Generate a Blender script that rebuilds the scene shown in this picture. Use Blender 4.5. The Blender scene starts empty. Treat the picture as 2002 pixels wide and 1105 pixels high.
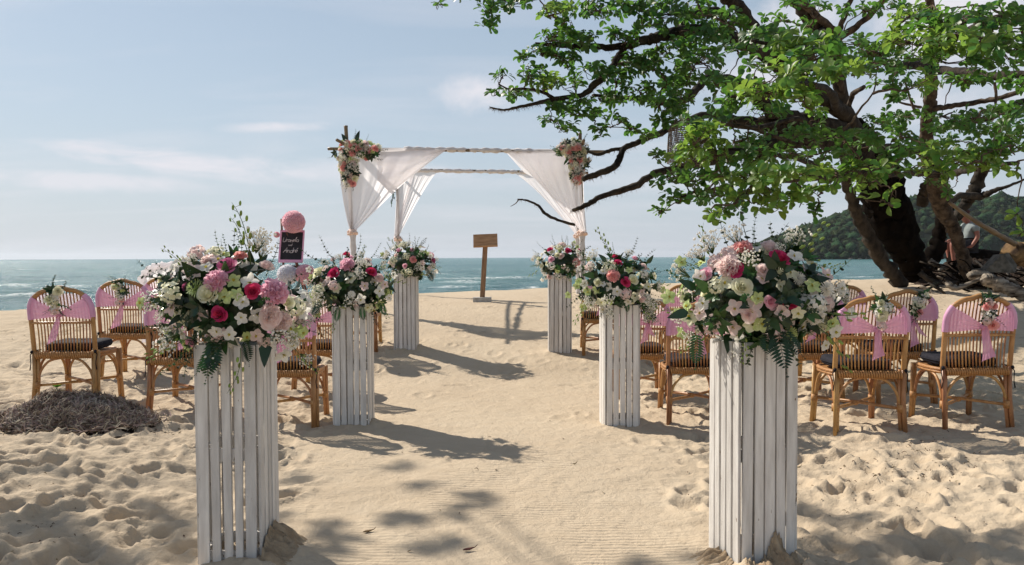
import bpy, bmesh, math, random
import numpy as np
from mathutils import Vector, Matrix, Quaternion
rnd = random.Random(7)
PI = math.pi
R = math.radians
scene = bpy.context.scene
COL = scene.collection

# ------------------------------------------------------------------ camera
F = 1500.0
CAM = Vector((0, 0, 1.25))
cam_d = bpy.data.cameras.new('camera')
cam_d.sensor_width = 36.0
cam_d.lens = 36.0 * F / 2002.0
cam_d.clip_end = 20000
cam_o = bpy.data.objects.new('camera', cam_d)
COL.objects.link(cam_o)
CM = Matrix.Rotation(R(90 - 1.87), 4, 'X') @ Matrix.Rotation(R(-0.23), 4, 'Z')
cam_o.matrix_world = Matrix.Translation(CAM) @ CM
scene.camera = cam_o

# ------------------------------------------------------------------ sun, sky, exposure
SUN_EL = 41.0
SUN_TO = Vector((-1.25, 1.0))          # ground direction towards the sun
az = math.atan2(SUN_TO.x, SUN_TO.y)    # from +Y towards +X
sun_d = bpy.data.lights.new('sun', 'SUN')
sun_d.energy = 5.0
sun_d.angle = R(0.6)
sun_d.color = (1.0, 0.93, 0.82)
sun_o = bpy.data.objects.new('sun', sun_d)
COL.objects.link(sun_o)
sd = Vector((math.sin(az) * math.cos(R(SUN_EL)), math.cos(az) * math.cos(R(SUN_EL)), math.sin(R(SUN_EL))))
sun_o.rotation_euler = sd.to_track_quat('Z', 'Y').to_euler()
sun_o.location = sd * 60

scene.view_settings.view_transform = 'Standard'
scene.view_settings.look = 'None'
scene.view_settings.gamma = 1
scene.view_settings.use_curve_mapping = False
scene.view_settings.exposure = 0.27
try:
    scene.cycles.use_denoising = True
    scene.cycles.max_bounces = 8
    scene.cycles.transparent_max_bounces = 12
    scene.cycles.sample_clamp_indirect = 6.0
except Exception:
    pass

class NT:
    """tiny node helper"""
    def __init__(s, tree): s.t = tree
    def n(s, typ, **kw):
        nd = s.t.nodes.new(typ)
        for k, v in kw.items(): setattr(nd, k, v)
        return nd
    def link(s, a, b): s.t.links.new(a, b)
    def val(s, sock, v):
        if hasattr(v, 'bl_idname') or isinstance(v, bpy.types.NodeSocket): s.link(v, sock)
        else: sock.default_value = v
    def math(s, op, a, b=None, c=None, clamp=False):
        nd = s.n('ShaderNodeMath', operation=op, use_clamp=clamp)
        s.val(nd.inputs[0], a)
        if b is not None: s.val(nd.inputs[1], b)
        if c is not None: s.val(nd.inputs[2], c)
        return nd.outputs[0]
    def mix(s, f, a, b, mode='MIX'):
        nd = s.n('ShaderNodeMix', data_type='RGBA', blend_type=mode)
        s.val(nd.inputs[0], f)
        for i, v in ((6, a), (7, b)):
            if isinstance(v, tuple): v = (*v[:3], 1.0)
            s.val(nd.inputs[i], v)
        return nd.outputs[2]
    def noise(s, vec, scale, detail=3, rough=.5, dist=0.0, color=False):
        nd = s.n('ShaderNodeTexNoise')
        nd.inputs['Scale'].default_value = scale
        nd.inputs['Detail'].default_value = detail
        nd.inputs['Roughness'].default_value = rough
        nd.inputs['Distortion'].default_value = dist
        if vec is not None: s.link(vec, nd.inputs['Vector'])
        return nd.outputs[1 if color else 0]
    def ramp(s, f, stops):
        nd = s.n('ShaderNodeValToRGB')
        cr = nd.color_ramp
        while len(cr.elements) < len(stops): cr.elements.new(.5)
        for e, (p, c) in zip(cr.elements, stops):
            e.position = p
            e.color = (*c, 1) if isinstance(c, tuple) else (c, c, c, 1)
        s.link(f, nd.inputs[0])
        return nd.outputs[0]
    def mapping(s, vec, scale=(1, 1, 1), loc=(0, 0, 0), rot=(0, 0, 0)):
        nd = s.n('ShaderNodeMapping')
        nd.inputs['Scale'].default_value = scale
        nd.inputs['Location'].default_value = loc
        nd.inputs['Rotation'].default_value = rot
        s.link(vec, nd.inputs['Vector'])
        return nd.outputs[0]

world = bpy.data.worlds.new('World')
scene.world = world
world.use_nodes = True
W = NT(world.node_tree)
world.node_tree.nodes.clear()
sky = W.n('ShaderNodeTexSky', sky_type='NISHITA')
sky.sun_disc = False
sky.sun_elevation = R(SUN_EL)
sky.sun_rotation = az
sky.air_density = 1.0
sky.dust_density = 0.6
sky.ozone_density = 1.3
tc = W.n('ShaderNodeTexCoord')
sep = W.n('ShaderNodeSeparateXYZ'); W.link(tc.outputs['Generated'], sep.inputs[0])
X, Y, Z = sep.outputs
# thin high haze and wispy clouds: a function of the direction only
zc = W.math('MAXIMUM', Z, 0.0)
comb = W.n('ShaderNodeCombineXYZ')
den = W.math('ADD', zc, 0.14)
W.link(W.math('DIVIDE', X, den), comb.inputs[0]); W.link(W.math('DIVIDE', Y, den), comb.inputs[1])
wp = W.mapping(comb.outputs[0], scale=(.55, 1.5, 1), rot=(0, 0, R(8)))
wisps = W.noise(wp, 1.3, 7, .55, .35)
wisps = W.ramp(wisps, [(.47, 0.0), (.78, 1.0)])
# hand placed clouds (x/y, z/y) centre, radii, tilt, strength
yy = W.math('MAXIMUM', Y, 0.05)
U = W.math('DIVIDE', X, yy); V = W.math('DIVIDE', Z, yy)
front = W.math('GREATER_THAN', Y, 0.1)
cn = W.noise(W.mapping(tc.outputs['Generated'], scale=(3.0, 3.0, 11.0)), 2.6, 8, .62, .3)
cw = W.noise(W.mapping(tc.outputs['Generated'], scale=(1, 1, 1.6)), 7.0, 7, .6, .2)
total = None
def cloud(px, py, rx, ry, tilt, strength, puffy=False):
    global total
    u0, v0 = (px - 1001) / F, (503.5 - py) / F
    rx /= F; ry /= F
    ct, st = math.cos(R(tilt)), math.sin(R(tilt))
    du = W.math('SUBTRACT', U, u0); dv = W.math('SUBTRACT', V, v0)
    a = W.math('MULTIPLY_ADD', du, ct / rx, W.math('MULTIPLY', dv, st / rx))
    b = W.math('MULTIPLY_ADD', dv, ct / ry, W.math('MULTIPLY', du, -st / ry))
    d = W.math('ADD', W.math('MULTIPLY', a, a), W.math('MULTIPLY', b, b))
    m = W.math('SUBTRACT', 1.0, W.math('POWER', d, .5), clamp=True)
    nz = cw if puffy else cn
    m = W.math('MULTIPLY_ADD', W.math('SUBTRACT', nz, .50), 4.0, W.math('MULTIPLY', m, .95))
    m = W.math('MULTIPLY', W.math('SMOOTH_MIN', m, 1.0, .2), W.math('SUBTRACT', 1.25, d, clamp=True), clamp=True)
    m = W.math('MULTIPLY', m, strength, clamp=True)
    total = m if total is None else W.math('MAXIMUM', total, m)
cloud(330, 305, 430, 40, -7, .95)
cloud(140, 350, 320, 26, -3, .75)
cloud(560, 246, 130, 16, 2, .85)
cloud(950, 188, 150, 50, -4, 1.0, True)
cloud(700, 335, 400, 30, -2, .55)
cloud(1560, 40, 170, 120, 10, 1.0, True)
cloud(1860, 40, 330, 150, -5, 1.0, True)
cloud(1480, 150, 170, 80, 0, .8, True)
cloud(1750, 200, 300, 70, 0, .6, True)
cloud(2150, 120, 300, 220, 0, 1.0, True)
cloud(1250, 350, 500, 40, 0, .3)
total = W.math('MULTIPLY', total, front)
cl = W.math('MAXIMUM', total, W.math('MULTIPLY', wisps, .40))
hz = W.math('POWER', W.math('SUBTRACT', 1.0, zc, clamp=True), 9.0)
hz = W.math('MULTIPLY', hz, .80)
base = W.mix(W.math('MULTIPLY_ADD', W.math('SUBTRACT', 1.0, zc, clamp=True), .68, .04), sky.outputs[0], (5.6, 6.7, 7.6))
base = W.mix(hz, base, (6.2, 6.6, 7.4))
skyc = W.mix(W.math('MULTIPLY', cl, .95), base, (8.7, 8.55, 9.1))
bg = W.n('ShaderNodeBackground')
W.link(skyc, bg.inputs[0]); bg.inputs[1].default_value = 0.079
wo = W.n('ShaderNodeOutputWorld'); W.link(bg.outputs[0], wo.inputs[0])

# ------------------------------------------------------------------ pixels of the photograph to places
def P(px, py, D):
    d = CM.to_3x3() @ Vector(((px - 1001) / F, -(py - 552.5) / F, -1))
    return CAM + d * (D / d.y)

def S(t):
    t = np.clip(t, 0, 1)
    return t * t * (3 - 2 * t)

def ZG(x, y):
    """broad shape of the beach"""
    x = np.asarray(x, float); y = np.asarray(y, float)
    yc = 17.5 + .65 * np.clip(x, -9, 3)
    base = -.08 + .17 * S((-x - 1.5) / 1.3) + .09 * S((x - 1.35) / 1.2)
    q = np.clip((y - 8.1) / (yc - 8.1), 0, 1)
    r = (1 - (1 - q) ** 2) * S((y - 7.9) / 1.2)
    z = base * (1 - r) + (.52 + .012 * np.clip(x, -9, 12)) * r
    z = z - S((y - yc) / 11) * 3.2
    return z
def zg(x, y): return float(ZG(x, y))
def G(px, py):
    """where the pixel's ray meets the beach"""
    a = 1.5
    while a < 30:
        p = P(px, py, a)
        if p.z <= zg(p.x, p.y): return p
        a += .01
    return p

# ------------------------------------------------------------------ mesh helpers
class MB:
    def __init__(s): s.v = []; s.f = []; s.mi = []; s.r = []
    def add(s, vs, fs, mi=0, r=0.0):
        o = len(s.v)
        s.v.extend([tuple(p) for p in vs]); s.r.extend([r] * len(vs))
        s.f.extend([tuple(i + o for i in q) for q in fs]); s.mi.extend([mi] * len(fs))
    def box(s, c, size, rz=0, mat=None, mi=0):
        hx, hy, hz = size[0] / 2, size[1] / 2, size[2] / 2
        vs = [Vector((x * hx, y * hy, z * hz)) for z in (-1, 1) for y in (-1, 1) for x in (-1, 1)]
        M = mat if mat is not None else Matrix.Rotation(rz, 3, 'Z')
        vs = [M @ p + Vector(c) for p in vs]
        s.add(vs, [(0, 2, 3, 1), (4, 5, 7, 6), (0, 1, 5, 4), (2, 6, 7, 3), (0, 4, 6, 2), (1, 3, 7, 5)], mi)
    def tube(s, pts, rad, n=7, mi=0, cap=True, wob=0.0, seed=0, r=0.0, flat=1.0):
        pts = [Vector(p) for p in pts]
        if not hasattr(rad, '__len__'): rad = [rad] * len(pts)
        rr = random.Random(seed)
        vs = []; fs = []
        T0 = (pts[1] - pts[0]).normalized()
        a = T0.orthogonal().normalized()
        for i, p in enumerate(pts):
            T = (pts[min(i + 1, len(pts) - 1)] - pts[max(i - 1, 0)])
            if T.length < 1e-9: T = T0.copy()
            T.normalize()
            a = (a - T * a.dot(T))
            a = a.normalized() if a.length > 1e-6 else T.orthogonal().normalized()
            b = T.cross(a)
            for k in range(n):
                t = 2 * PI * k / n
                q = rad[i] * (1 + (rr.uniform(-wob, wob) if wob else 0))
                vs.append(p + a * math.cos(t) * q + b * math.sin(t) * q * flat)
        for i in range(len(pts) - 1):
            for k in range(n):
                k2 = (k + 1) % n
                fs.append((i * n + k, i * n + k2, (i + 1) * n + k2, (i + 1) * n + k))
        if cap:
            fs.append(tuple(range(n - 1, -1, -1)))
            fs.append(tuple(range((len(pts) - 1) * n, len(pts) * n)))
        s.add(vs, fs, mi, r)
    def grid(s, fn, nu, nv, mi=0, r=0.0, closed=False):
        vs = [fn(i / nu, j / nv) for j in range(nv + 1) for i in range(nu + 1)]
        fs = [(j * (nu + 1) + i, j * (nu + 1) + i + 1, (j + 1) * (nu + 1) + i + 1, (j + 1) * (nu + 1) + i)
              for j in range(nv) for i in range(nu)]
        s.add(vs, fs, mi, r)
    def ball(s, c, rad, seg=10, rings=7, mi=0, squash=(1, 1, 1), jit=0.0, seed=0, r=0.0):
        rr = random.Random(seed); c = Vector(c)
        vs = [c + Vector((0, 0, rad * squash[2]))]; fs = []
        for j in range(1, rings):
            th = PI * j / rings
            for i in range(seg):
                ph = 2 * PI * i / seg
                q = rad * (1 + rr.uniform(-jit, jit))
                vs.append(c + Vector((math.sin(th) * math.cos(ph) * q * squash[0], math.sin(th) * math.sin(ph) * q * squash[1], math.cos(th) * q * squash[2])))
        vs.append(c - Vector((0, 0, rad * squash[2])))
        for i in range(seg): fs.append((0, 1 + i, 1 + (i + 1) % seg))
        for j in range(rings - 2):
            for i in range(seg):
                a, b = 1 + j * seg + i, 1 + j * seg + (i + 1) % seg
                fs.append((a, a + seg, b + seg, b))
        L = len(vs) - 1; o = 1 + (rings - 2) * seg
        for i in range(seg): fs.append((L, o + (i + 1) % seg, o + i))
        s.add(vs, fs, mi, r)
    def data(s, name, mats, smooth=True):
        me = bpy.data.meshes.new(name)
        me.from_pydata(s.v, [], s.f)
        if not isinstance(mats, (list, tuple)): mats = [mats]
        for m in mats: me.materials.append(m)
        me.polygons.foreach_set('material_index', s.mi)
        me.polygons.foreach_set('use_smooth', [smooth] * len(s.f))
        if any(s.r):
            at = me.attributes.new('rnd', 'FLOAT', 'POINT'); at.data.foreach_set('value', s.r)
        me.update()
        return me
    def build(s, name, mats, parent=None, smooth=True, loc=None, **kw):
        return link(name, s.data(name, mats, smooth), parent, loc, **kw)

def tag(o, label=None, cat=None, group=None, kind=None):
    if label: o['label'] = label
    if cat: o['category'] = cat
    if group: o['group'] = group
    if kind: o['kind'] = kind
    return o
def link(name, data, parent=None, loc=None, rot=None, scale=None, **kw):
    o = bpy.data.objects.new(name, data)
    COL.objects.link(o)
    if parent is not None: o.parent = parent
    if loc is not None: o.location = loc
    if rot is not None:
        if isinstance(rot, Quaternion): o.rotation_euler = rot.to_euler()
        else: o.rotation_euler = rot
    if scale is not None: o.scale = (scale, scale, scale) if not hasattr(scale, '__len__') else scale
    return tag(o, **kw) if kw else o
def empty(name, loc, rz=0, **kw):
    o = bpy.data.objects.new(name, None); COL.objects.link(o)
    o.location = loc; o.rotation_euler = (0, 0, rz); o.empty_display_size = .2
    return tag(o, **kw)

def np_mesh(name, verts, faces, mat, smooth=True, rndv=None):
    """verts (n,3) array, faces (m,k) array with fixed k"""
    me = bpy.data.meshes.new(name)
    n, m, k = len(verts), len(faces), faces.shape[1]
    me.vertices.add(n); me.vertices.foreach_set('co', np.ascontiguousarray(verts, np.float32).ravel())
    me.loops.add(m * k); me.loops.foreach_set('vertex_index', np.ascontiguousarray(faces, np.int32).ravel())
    me.polygons.add(m)
    me.polygons.foreach_set('loop_start', np.arange(0, m * k, k, dtype=np.int32))
    me.polygons.foreach_set('use_smooth', np.full(m, smooth))
    if rndv is not None:
        at = me.attributes.new('rnd', 'FLOAT', 'POINT'); at.data.foreach_set('value', np.ascontiguousarray(rndv, np.float32))
    me.materials.append(mat)
    me.update(calc_edges=True); me.validate()
    return me
def scatter(template_v, template_f, mats4):
    """copies of a template under (k,3,4) matrices"""
    tv = np.asarray(template_v, float); tf = np.asarray(template_f)
    k = len(mats4)
    v = np.einsum('kij,nj->kni', mats4[:, :, :3], tv) + mats4[:, None, :, 3]
    f = tf[None] + (np.arange(k) * len(tv))[:, None, None]
    return v.reshape(-1, 3), f.reshape(-1, tf.shape[1])
def frame(pos, d, roll, scale):
    """matrix (3x4): local +Y along d, local Z as 'up' rolled"""
    d = Vector(d).normalized()
    u = Vector((0, 0, 1)) - d * d.z
    u = u.normalized() if u.length > 1e-3 else Vector((0, 1, 0))
    s = d.cross(u)
    c, si = math.cos(roll), math.sin(roll)
    u2 = u * c + s * si; s2 = d.cross(u2)
    M = np.empty((3, 4))
    for i in range(3):
        M[i, 0] = s2[i] * scale; M[i, 1] = d[i] * scale; M[i, 2] = u2[i] * scale; M[i, 3] = pos[i]
    return M
def spline(pts, n):
    """Catmull-Rom through tuples of any length"""
    pts = [np.array(p, float) for p in pts]
    if len(pts) < 3:
        return [pts[0] + (pts[-1] - pts[0]) * i / n for i in range(n + 1)]
    ext = [2 * pts[0] - pts[1]] + pts + [2 * pts[-1] - pts[-2]]
    out = []
    m = len(pts) - 1
    for i in range(n + 1):
        t = i / n * m; k = min(int(t), m - 1); t -= k
        a, b, c, d = ext[k:k + 4]
        out.append(.5 * ((2 * b) + (-a + c) * t + (2 * a - 5 * b + 4 * c - d) * t * t + (-a + 3 * b - 3 * c + d) * t ** 3))
    return out

# ------------------------------------------------------------------ materials
def principled(name):
    m = bpy.data.materials.new(name); m.use_nodes = True
    t = NT(m.node_tree); b = m.node_tree.nodes['Principled BSDF']
    return m, t, b, m.node_tree.nodes['Material Output']
def M_simple(name, c1, c2=None, rough=.6, scale=20, bump=0.0, bscale=60, spec=.3, vary=0.0, detail=4, stretch=(1, 1, 1), transl=0.0, tcol=None, alpha=1.0, sheen=0.0, dist=0.002, lo=.35, hi=.65):
    m, t, b, out = principled(name)
    co = t.n('ShaderNodeTexCoord').outputs['Object']
    vec = t.mapping(co, scale=stretch)
    c2 = c2 or tuple(x * .75 for x in c1)
    col = t.mix(t.ramp(t.noise(vec, scale, detail), [(lo, 0.0), (hi, 1.0)]), c1, c2)
    if vary:
        rn = t.n('ShaderNodeObjectInfo').outputs['Random']
        at = t.n('ShaderNodeAttribute', attribute_name='rnd').outputs['Fac']
        hv = t.n('ShaderNodeHueSaturation')
        rr = t.math('FRACT', t.math('ADD', rn, at))
        t.link(t.math('MULTIPLY_ADD', rr, vary * .13, .5 - vary * .075), hv.inputs['Hue'])
        t.link(t.math('MULTIPLY_ADD', rr, vary, 1 - vary * .5), hv.inputs['Value'])
        t.link(col, hv.inputs['Color']); col = hv.outputs[0]
    t.link(col, b.inputs['Base Color'])
    b.inputs['Roughness'].default_value = rough
    b.inputs['Specular IOR Level'].default_value = spec
    if sheen: b.inputs['Sheen Weight'].default_value = sheen
    if bump:
        bp = t.n('ShaderNodeBump'); bp.inputs['Strength'].default_value = bump; bp.inputs['Distance'].default_value = dist
        t.link(t.noise(vec, bscale, 4, .6), bp.inputs['Height']); t.link(bp.outputs[0], b.inputs['Normal'])
    sh = b.outputs[0]
    if transl:
        tr = t.n('ShaderNodeBsdfTranslucent')
        if tcol: t.link(t.mix(.6, col, tcol), tr.inputs[0])
        else: t.link(col, tr.inputs[0])
        mx = t.n('ShaderNodeMixShader'); mx.inputs[0].default_value = transl
        t.link(sh, mx.inputs[1]); t.link(tr.outputs[0], mx.inputs[2]); sh = mx.outputs[0]
    if alpha < 1:
        tp = t.n('ShaderNodeBsdfTransparent')
        mx = t.n('ShaderNodeMixShader'); mx.inputs[0].default_value = alpha
        t.link(tp.outputs[0], mx.inputs[1]); t.link(sh, mx.inputs[2]); sh = mx.outputs[0]
    t.link(sh, out.inputs[0])
    return m

mt = {}
mt['rattan'] = M_simple('rattan', (.49, .265, .105), (.35, .165, .058), rough=.38, scale=9, bump=.5, bscale=45, spec=.45, vary=.22, stretch=(4, 4, 1))
mt['rattan_pale'] = M_simple('rattan_binding', (.50, .265, .105), (.38, .18, .06), rough=.5, scale=30, bump=.8, bscale=120, spec=.35, stretch=(1, 1, 4))
mt['weave'] = M_simple('rattan_weave', (.46, .23, .085), (.27, .12, .04), rough=.5, scale=70, bump=1.0, bscale=90, spec=.35)
mt['cushion'] = M_simple('cushion_cloth', (.011, .011, .017), (.020, .019, .027), rough=.85, scale=40, bump=.3, bscale=300, spec=.2)
mt['sash'] = M_simple('sash_organza', (.86, .45, .64), (.80, .39, .59), rough=.5, scale=14, spec=.3, transl=.30, alpha=.88, sheen=.2, bump=.5, bscale=160, stretch=(1, 1, .3))
mt['sash_band'] = M_simple('sash_organza_band', (.96, .78, .87), (.94, .74, .85), rough=.5, scale=14, spec=.3, transl=.55, alpha=.55, sheen=.2)
mt['sash_edge'] = M_simple('sash_organza_edge', (.86, .48, .70), (.80, .42, .64), rough=.5, scale=14, spec=.3, transl=.25, sheen=.2)
mt['tulle'] = M_simple('white_chiffon', (.93, .905, .92), (.90, .87, .89), rough=.75, scale=5, spec=.1, transl=.62, alpha=.86, bump=.2, bscale=20)
mt['wrap'] = M_simple('white_wrap_cloth', (.86, .83, .82), (.74, .70, .69), rough=.8, scale=14, spec=.1, transl=.2, bump=.7, bscale=30, dist=.01)
mt['tie'] = M_simple('cream_rosette_tie', (.88, .70, .60), (.78, .56, .46), rough=.8, scale=25, bump=.6, bscale=50, dist=.01)
mt['bamboo'] = M_simple('bamboo', (.22, .155, .085), (.12, .085, .05), rough=.5, scale=6, bump=.3, bscale=30, spec=.35, stretch=(1, 1, 1))
mt['lectern'] = M_simple('weathered_wood', (.34, .205, .12), (.20, .115, .065), rough=.7, scale=7, bump=.6, bscale=24, stretch=(6, 6, 1))
mt['lectern_top'] = M_simple('weathered_board', (.50, .30, .16), (.33, .185, .095), rough=.7, scale=5, bump=.5, bscale=24, stretch=(1.2, 5, 9))
mt['concrete'] = M_simple('whitewashed_block', (.50, .49, .47), (.36, .34, .31), rough=.9, scale=14, bump=.4, bscale=60)
mt['slate'] = M_simple('blackboard', (.018, .016, .020), (.028, .026, .030), rough=.7, scale=10)
mt['chalk'] = M_simple('chalk_line', (.72, .66, .66), rough=.9)
mt['pinkframe'] = M_simple('pink_painted_frame', (.78, .40, .56), (.70, .34, .50), rough=.5, scale=30)
mt['pom_pink'] = M_simple('pink_tissue_paper', (.97, .70, .75), (.96, .64, .71), rough=.8, scale=10, transl=.35, vary=.12)
mt['pom_white'] = M_simple('white_tissue_paper', (.93, .92, .95), (.88, .87, .92), rough=.8, scale=10, transl=.3, vary=.08)
mt['darkwood'] = M_simple('easel_wood', (.16, .065, .035), (.10, .04, .022), rough=.6, scale=10, stretch=(6, 6, 1))
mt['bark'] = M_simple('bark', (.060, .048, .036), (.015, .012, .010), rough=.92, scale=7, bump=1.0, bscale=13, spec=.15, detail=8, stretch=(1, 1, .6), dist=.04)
mt['bark_dark'] = M_simple('shaded_bark', (.012, .009, .007), (.005, .004, .0035), rough=1, scale=9, bump=1.0, bscale=9, spec=.02, detail=8, stretch=(1, 1, .5), dist=.05)  # darker copy of the bark: shade on the trunks put into the colour
mt['bark_pale'] = M_simple('pale_bark', (.115, .085, .060), (.030, .022, .017), rough=.9, scale=9, bump=1.0, bscale=16, spec=.15, detail=8, dist=.03)
mt['twig'] = M_simple('twig_bark', (.14, .10, .072), (.055, .038, .028), rough=.9, scale=12, spec=.1)
mt['moss'] = M_simple('hanging_rootlets', (.16, .105, .06), (.07, .045, .026), rough=.95, scale=12, spec=.05)
mt['driftwood'] = M_simple('driftwood', (.42, .36, .29), (.06, .045, .035), rough=.9, scale=9, bump=1.0, bscale=24, spec=.1, detail=8, stretch=(.35, 1, 2.2), dist=.03)
mt['log_orange'] = M_simple('sawn_log', (.27, .165, .07), (.04, .022, .012), rough=.85, scale=5, bump=.8, bscale=10, dist=.03)
mt['rock'] = M_simple('grey_rock', (.14, .13, .11), (.05, .047, .04), rough=.95, scale=9, bump=.8, bscale=20, dist=.03)
mt['seagrass'] = M_simple('dry_seagrass', (.44, .355, .29), (.18, .135, .105), rough=.9, scale=9, vary=.7, spec=.1)
mt['seagrass_core'] = M_simple('seagrass_core', (.075, .055, .043), (.028, .019, .014), rough=1, scale=25, bump=1, bscale=60, dist=.02, spec=.05)
mt['litter'] = M_simple('litter', (.10, .055, .028), (.045, .026, .015), rough=.9, scale=12, vary=.8, spec=.1)
mt['wicker'] = M_simple('wicker', (.22, .165, .13), (.10, .075, .06), rough=.8, scale=40)
mt['sprout'] = M_simple('sprout_leaf', (.12, .33, .03), (.07, .22, .02), rough=.5, scale=20, transl=.35)
mt['leaf'] = M_simple('tree_leaf', (.064, .142, .032), (.030, .076, .018), rough=.40, scale=5, spec=.42, vary=.8, transl=.46, tcol=(.17, .38, .045))
mt['leaf_bright'] = M_simple('sunlit_tree_leaf', (.125, .240, .052), (.070, .155, .034), rough=.40, scale=5, spec=.40, vary=.7, transl=.50, tcol=(.36, .55, .07))  # brighter copy of the leaf: sunlit clumps put into the colour
mt['green_dark'] = M_simple('glossy_dark_leaf', (.020, .052, .018), (.011, .030, .011), rough=.33, scale=14, spec=.45, vary=.5, transl=.12)
mt['green_mid'] = M_simple('mid_green_leaf', (.055, .13, .035), (.030, .082, .024), rough=.45, scale=14, spec=.35, vary=.5, transl=.25)
mt['green_euc'] = M_simple('eucalyptus_leaf', (.075, .11, .072), (.040, .065, .045), rough=.6, scale=14, vary=.5, transl=.2)
mt['green_lime'] = M_simple('lime_bud', (.34, .43, .10), (.24, .33, .07), rough=.5, scale=14, vary=.4, transl=.3)
mt['stem'] = M_simple('green_stem', (.11, .16, .05), (.07, .10, .035), rough=.6, scale=14)
def petal_mat(name, c, c2, tr=.30, vary=.12, rough=.6): return M_simple(name, c, c2, rough=rough, scale=30, spec=.2, vary=vary, transl=tr)
mt['p_cream'] = petal_mat('cream_petal', (.90, .88, .70), (.82, .81, .57), tr=.4)
mt['p_white'] = petal_mat('white_petal', (.91, .89, .84), (.86, .83, .74), tr=.45)
mt['p_lime'] = petal_mat('green_white_petal', (.68, .75, .38), (.50, .62, .24), vary=.2)
mt['p_hot'] = petal_mat('crimson_pink_petal', (.74, .07, .19), (.60, .04, .14), tr=.3)
mt['p_mag'] = petal_mat('magenta_petal', (.68, .22, .38), (.58, .15, .31), tr=.3)
mt['p_pink'] = petal_mat('pink_petal', (.92, .62, .70), (.88, .50, .61), tr=.5)
mt['p_blush'] = petal_mat('blush_petal', (.92, .80, .76), (.90, .70, .67), tr=.5)
mt['p_coral'] = petal_mat('coral_petal', (.93, .56, .52), (.90, .44, .43), tr=.5)
mt['p_centre'] = petal_mat('yellow_centre', (.55, .50, .08), (.40, .30, .05))
mt['skin'] = M_simple('skin', (.30, .12, .085), (.25, .10, .07), rough=.55, scale=10)
mt['shirt'] = M_simple('shaded_grey_tshirt', (.25, .285, .28), (.20, .23, .23), rough=.85, scale=9, bump=.5, bscale=12, dist=.02)  # light grey shirt, darkened in colour to stand in for the shade
mt['cap'] = M_simple('dark_cap', (.05, .02, .02), rough=.8)
mt['shorts'] = M_simple('dark_shorts', (.03, .03, .035), rough=.85)

# white paint on rough slats: worn patches, dirt streaks
def white_paint():
    m, t, b, out = principled('chipped_white_paint')
    co = t.n('ShaderNodeTexCoord').outputs['Object']
    oi = t.n('ShaderNodeObjectInfo').outputs['Random']
    off = t.n('ShaderNodeVectorMath', operation='ADD'); t.link(co, off.inputs[0])
    cm = t.n('ShaderNodeCombineXYZ'); t.link(t.math('MULTIPLY', oi, 37.0), cm.inputs[2]); t.link(t.math('MULTIPLY', oi, 11.0), cm.inputs[0])
    t.link(cm.outputs[0], off.inputs[1]); v0 = off.outputs[0]
    v = t.mapping(v0, scale=(9, 9, 1.1))
    dirt = t.ramp(t.noise(v, 3.2, 6, .6), [(.35, 0.0), (.75, 1.0)])
    col = t.mix(dirt, (.76, .73, .69), (.50, .465, .43))
    fine = t.ramp(t.noise(v, 22, 4, .7), [(.58, 0.0), (.78, 1.0)])
    col = t.mix(t.math('MULTIPLY', fine, .25), col, (.42, .39, .35))
    chips = t.ramp(t.noise(t.mapping(v0, scale=(5, 5, 1.6)), 7.0, 8, .65), [(.665, 0.0), (.69, 1.0)])
    col = t.mix(chips, col, (.20, .12, .06))
    hv = t.n('ShaderNodeHueSaturation'); t.link(t.math('MULTIPLY_ADD', oi, .24, .84), hv.inputs['Value']); t.link(col, hv.inputs['Color'])
    t.link(hv.outputs[0], b.inputs['Base Color'])
    b.inputs['Roughness'].default_value = .62; b.inputs['Specular IOR Level'].default_value = .3
    bp = t.n('ShaderNodeBump'); bp.inputs['Strength'].default_value = .7; bp.inputs['Distance'].default_value = .003
    h = t.math('SUBTRACT', t.noise(v, 14, 6, .65), t.math('MULTIPLY', chips, .5))
    t.link(h, bp.inputs['Height']); t.link(bp.outputs[0], b.inputs['Normal'])
    return m
mt['paint'] = white_paint()

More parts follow.
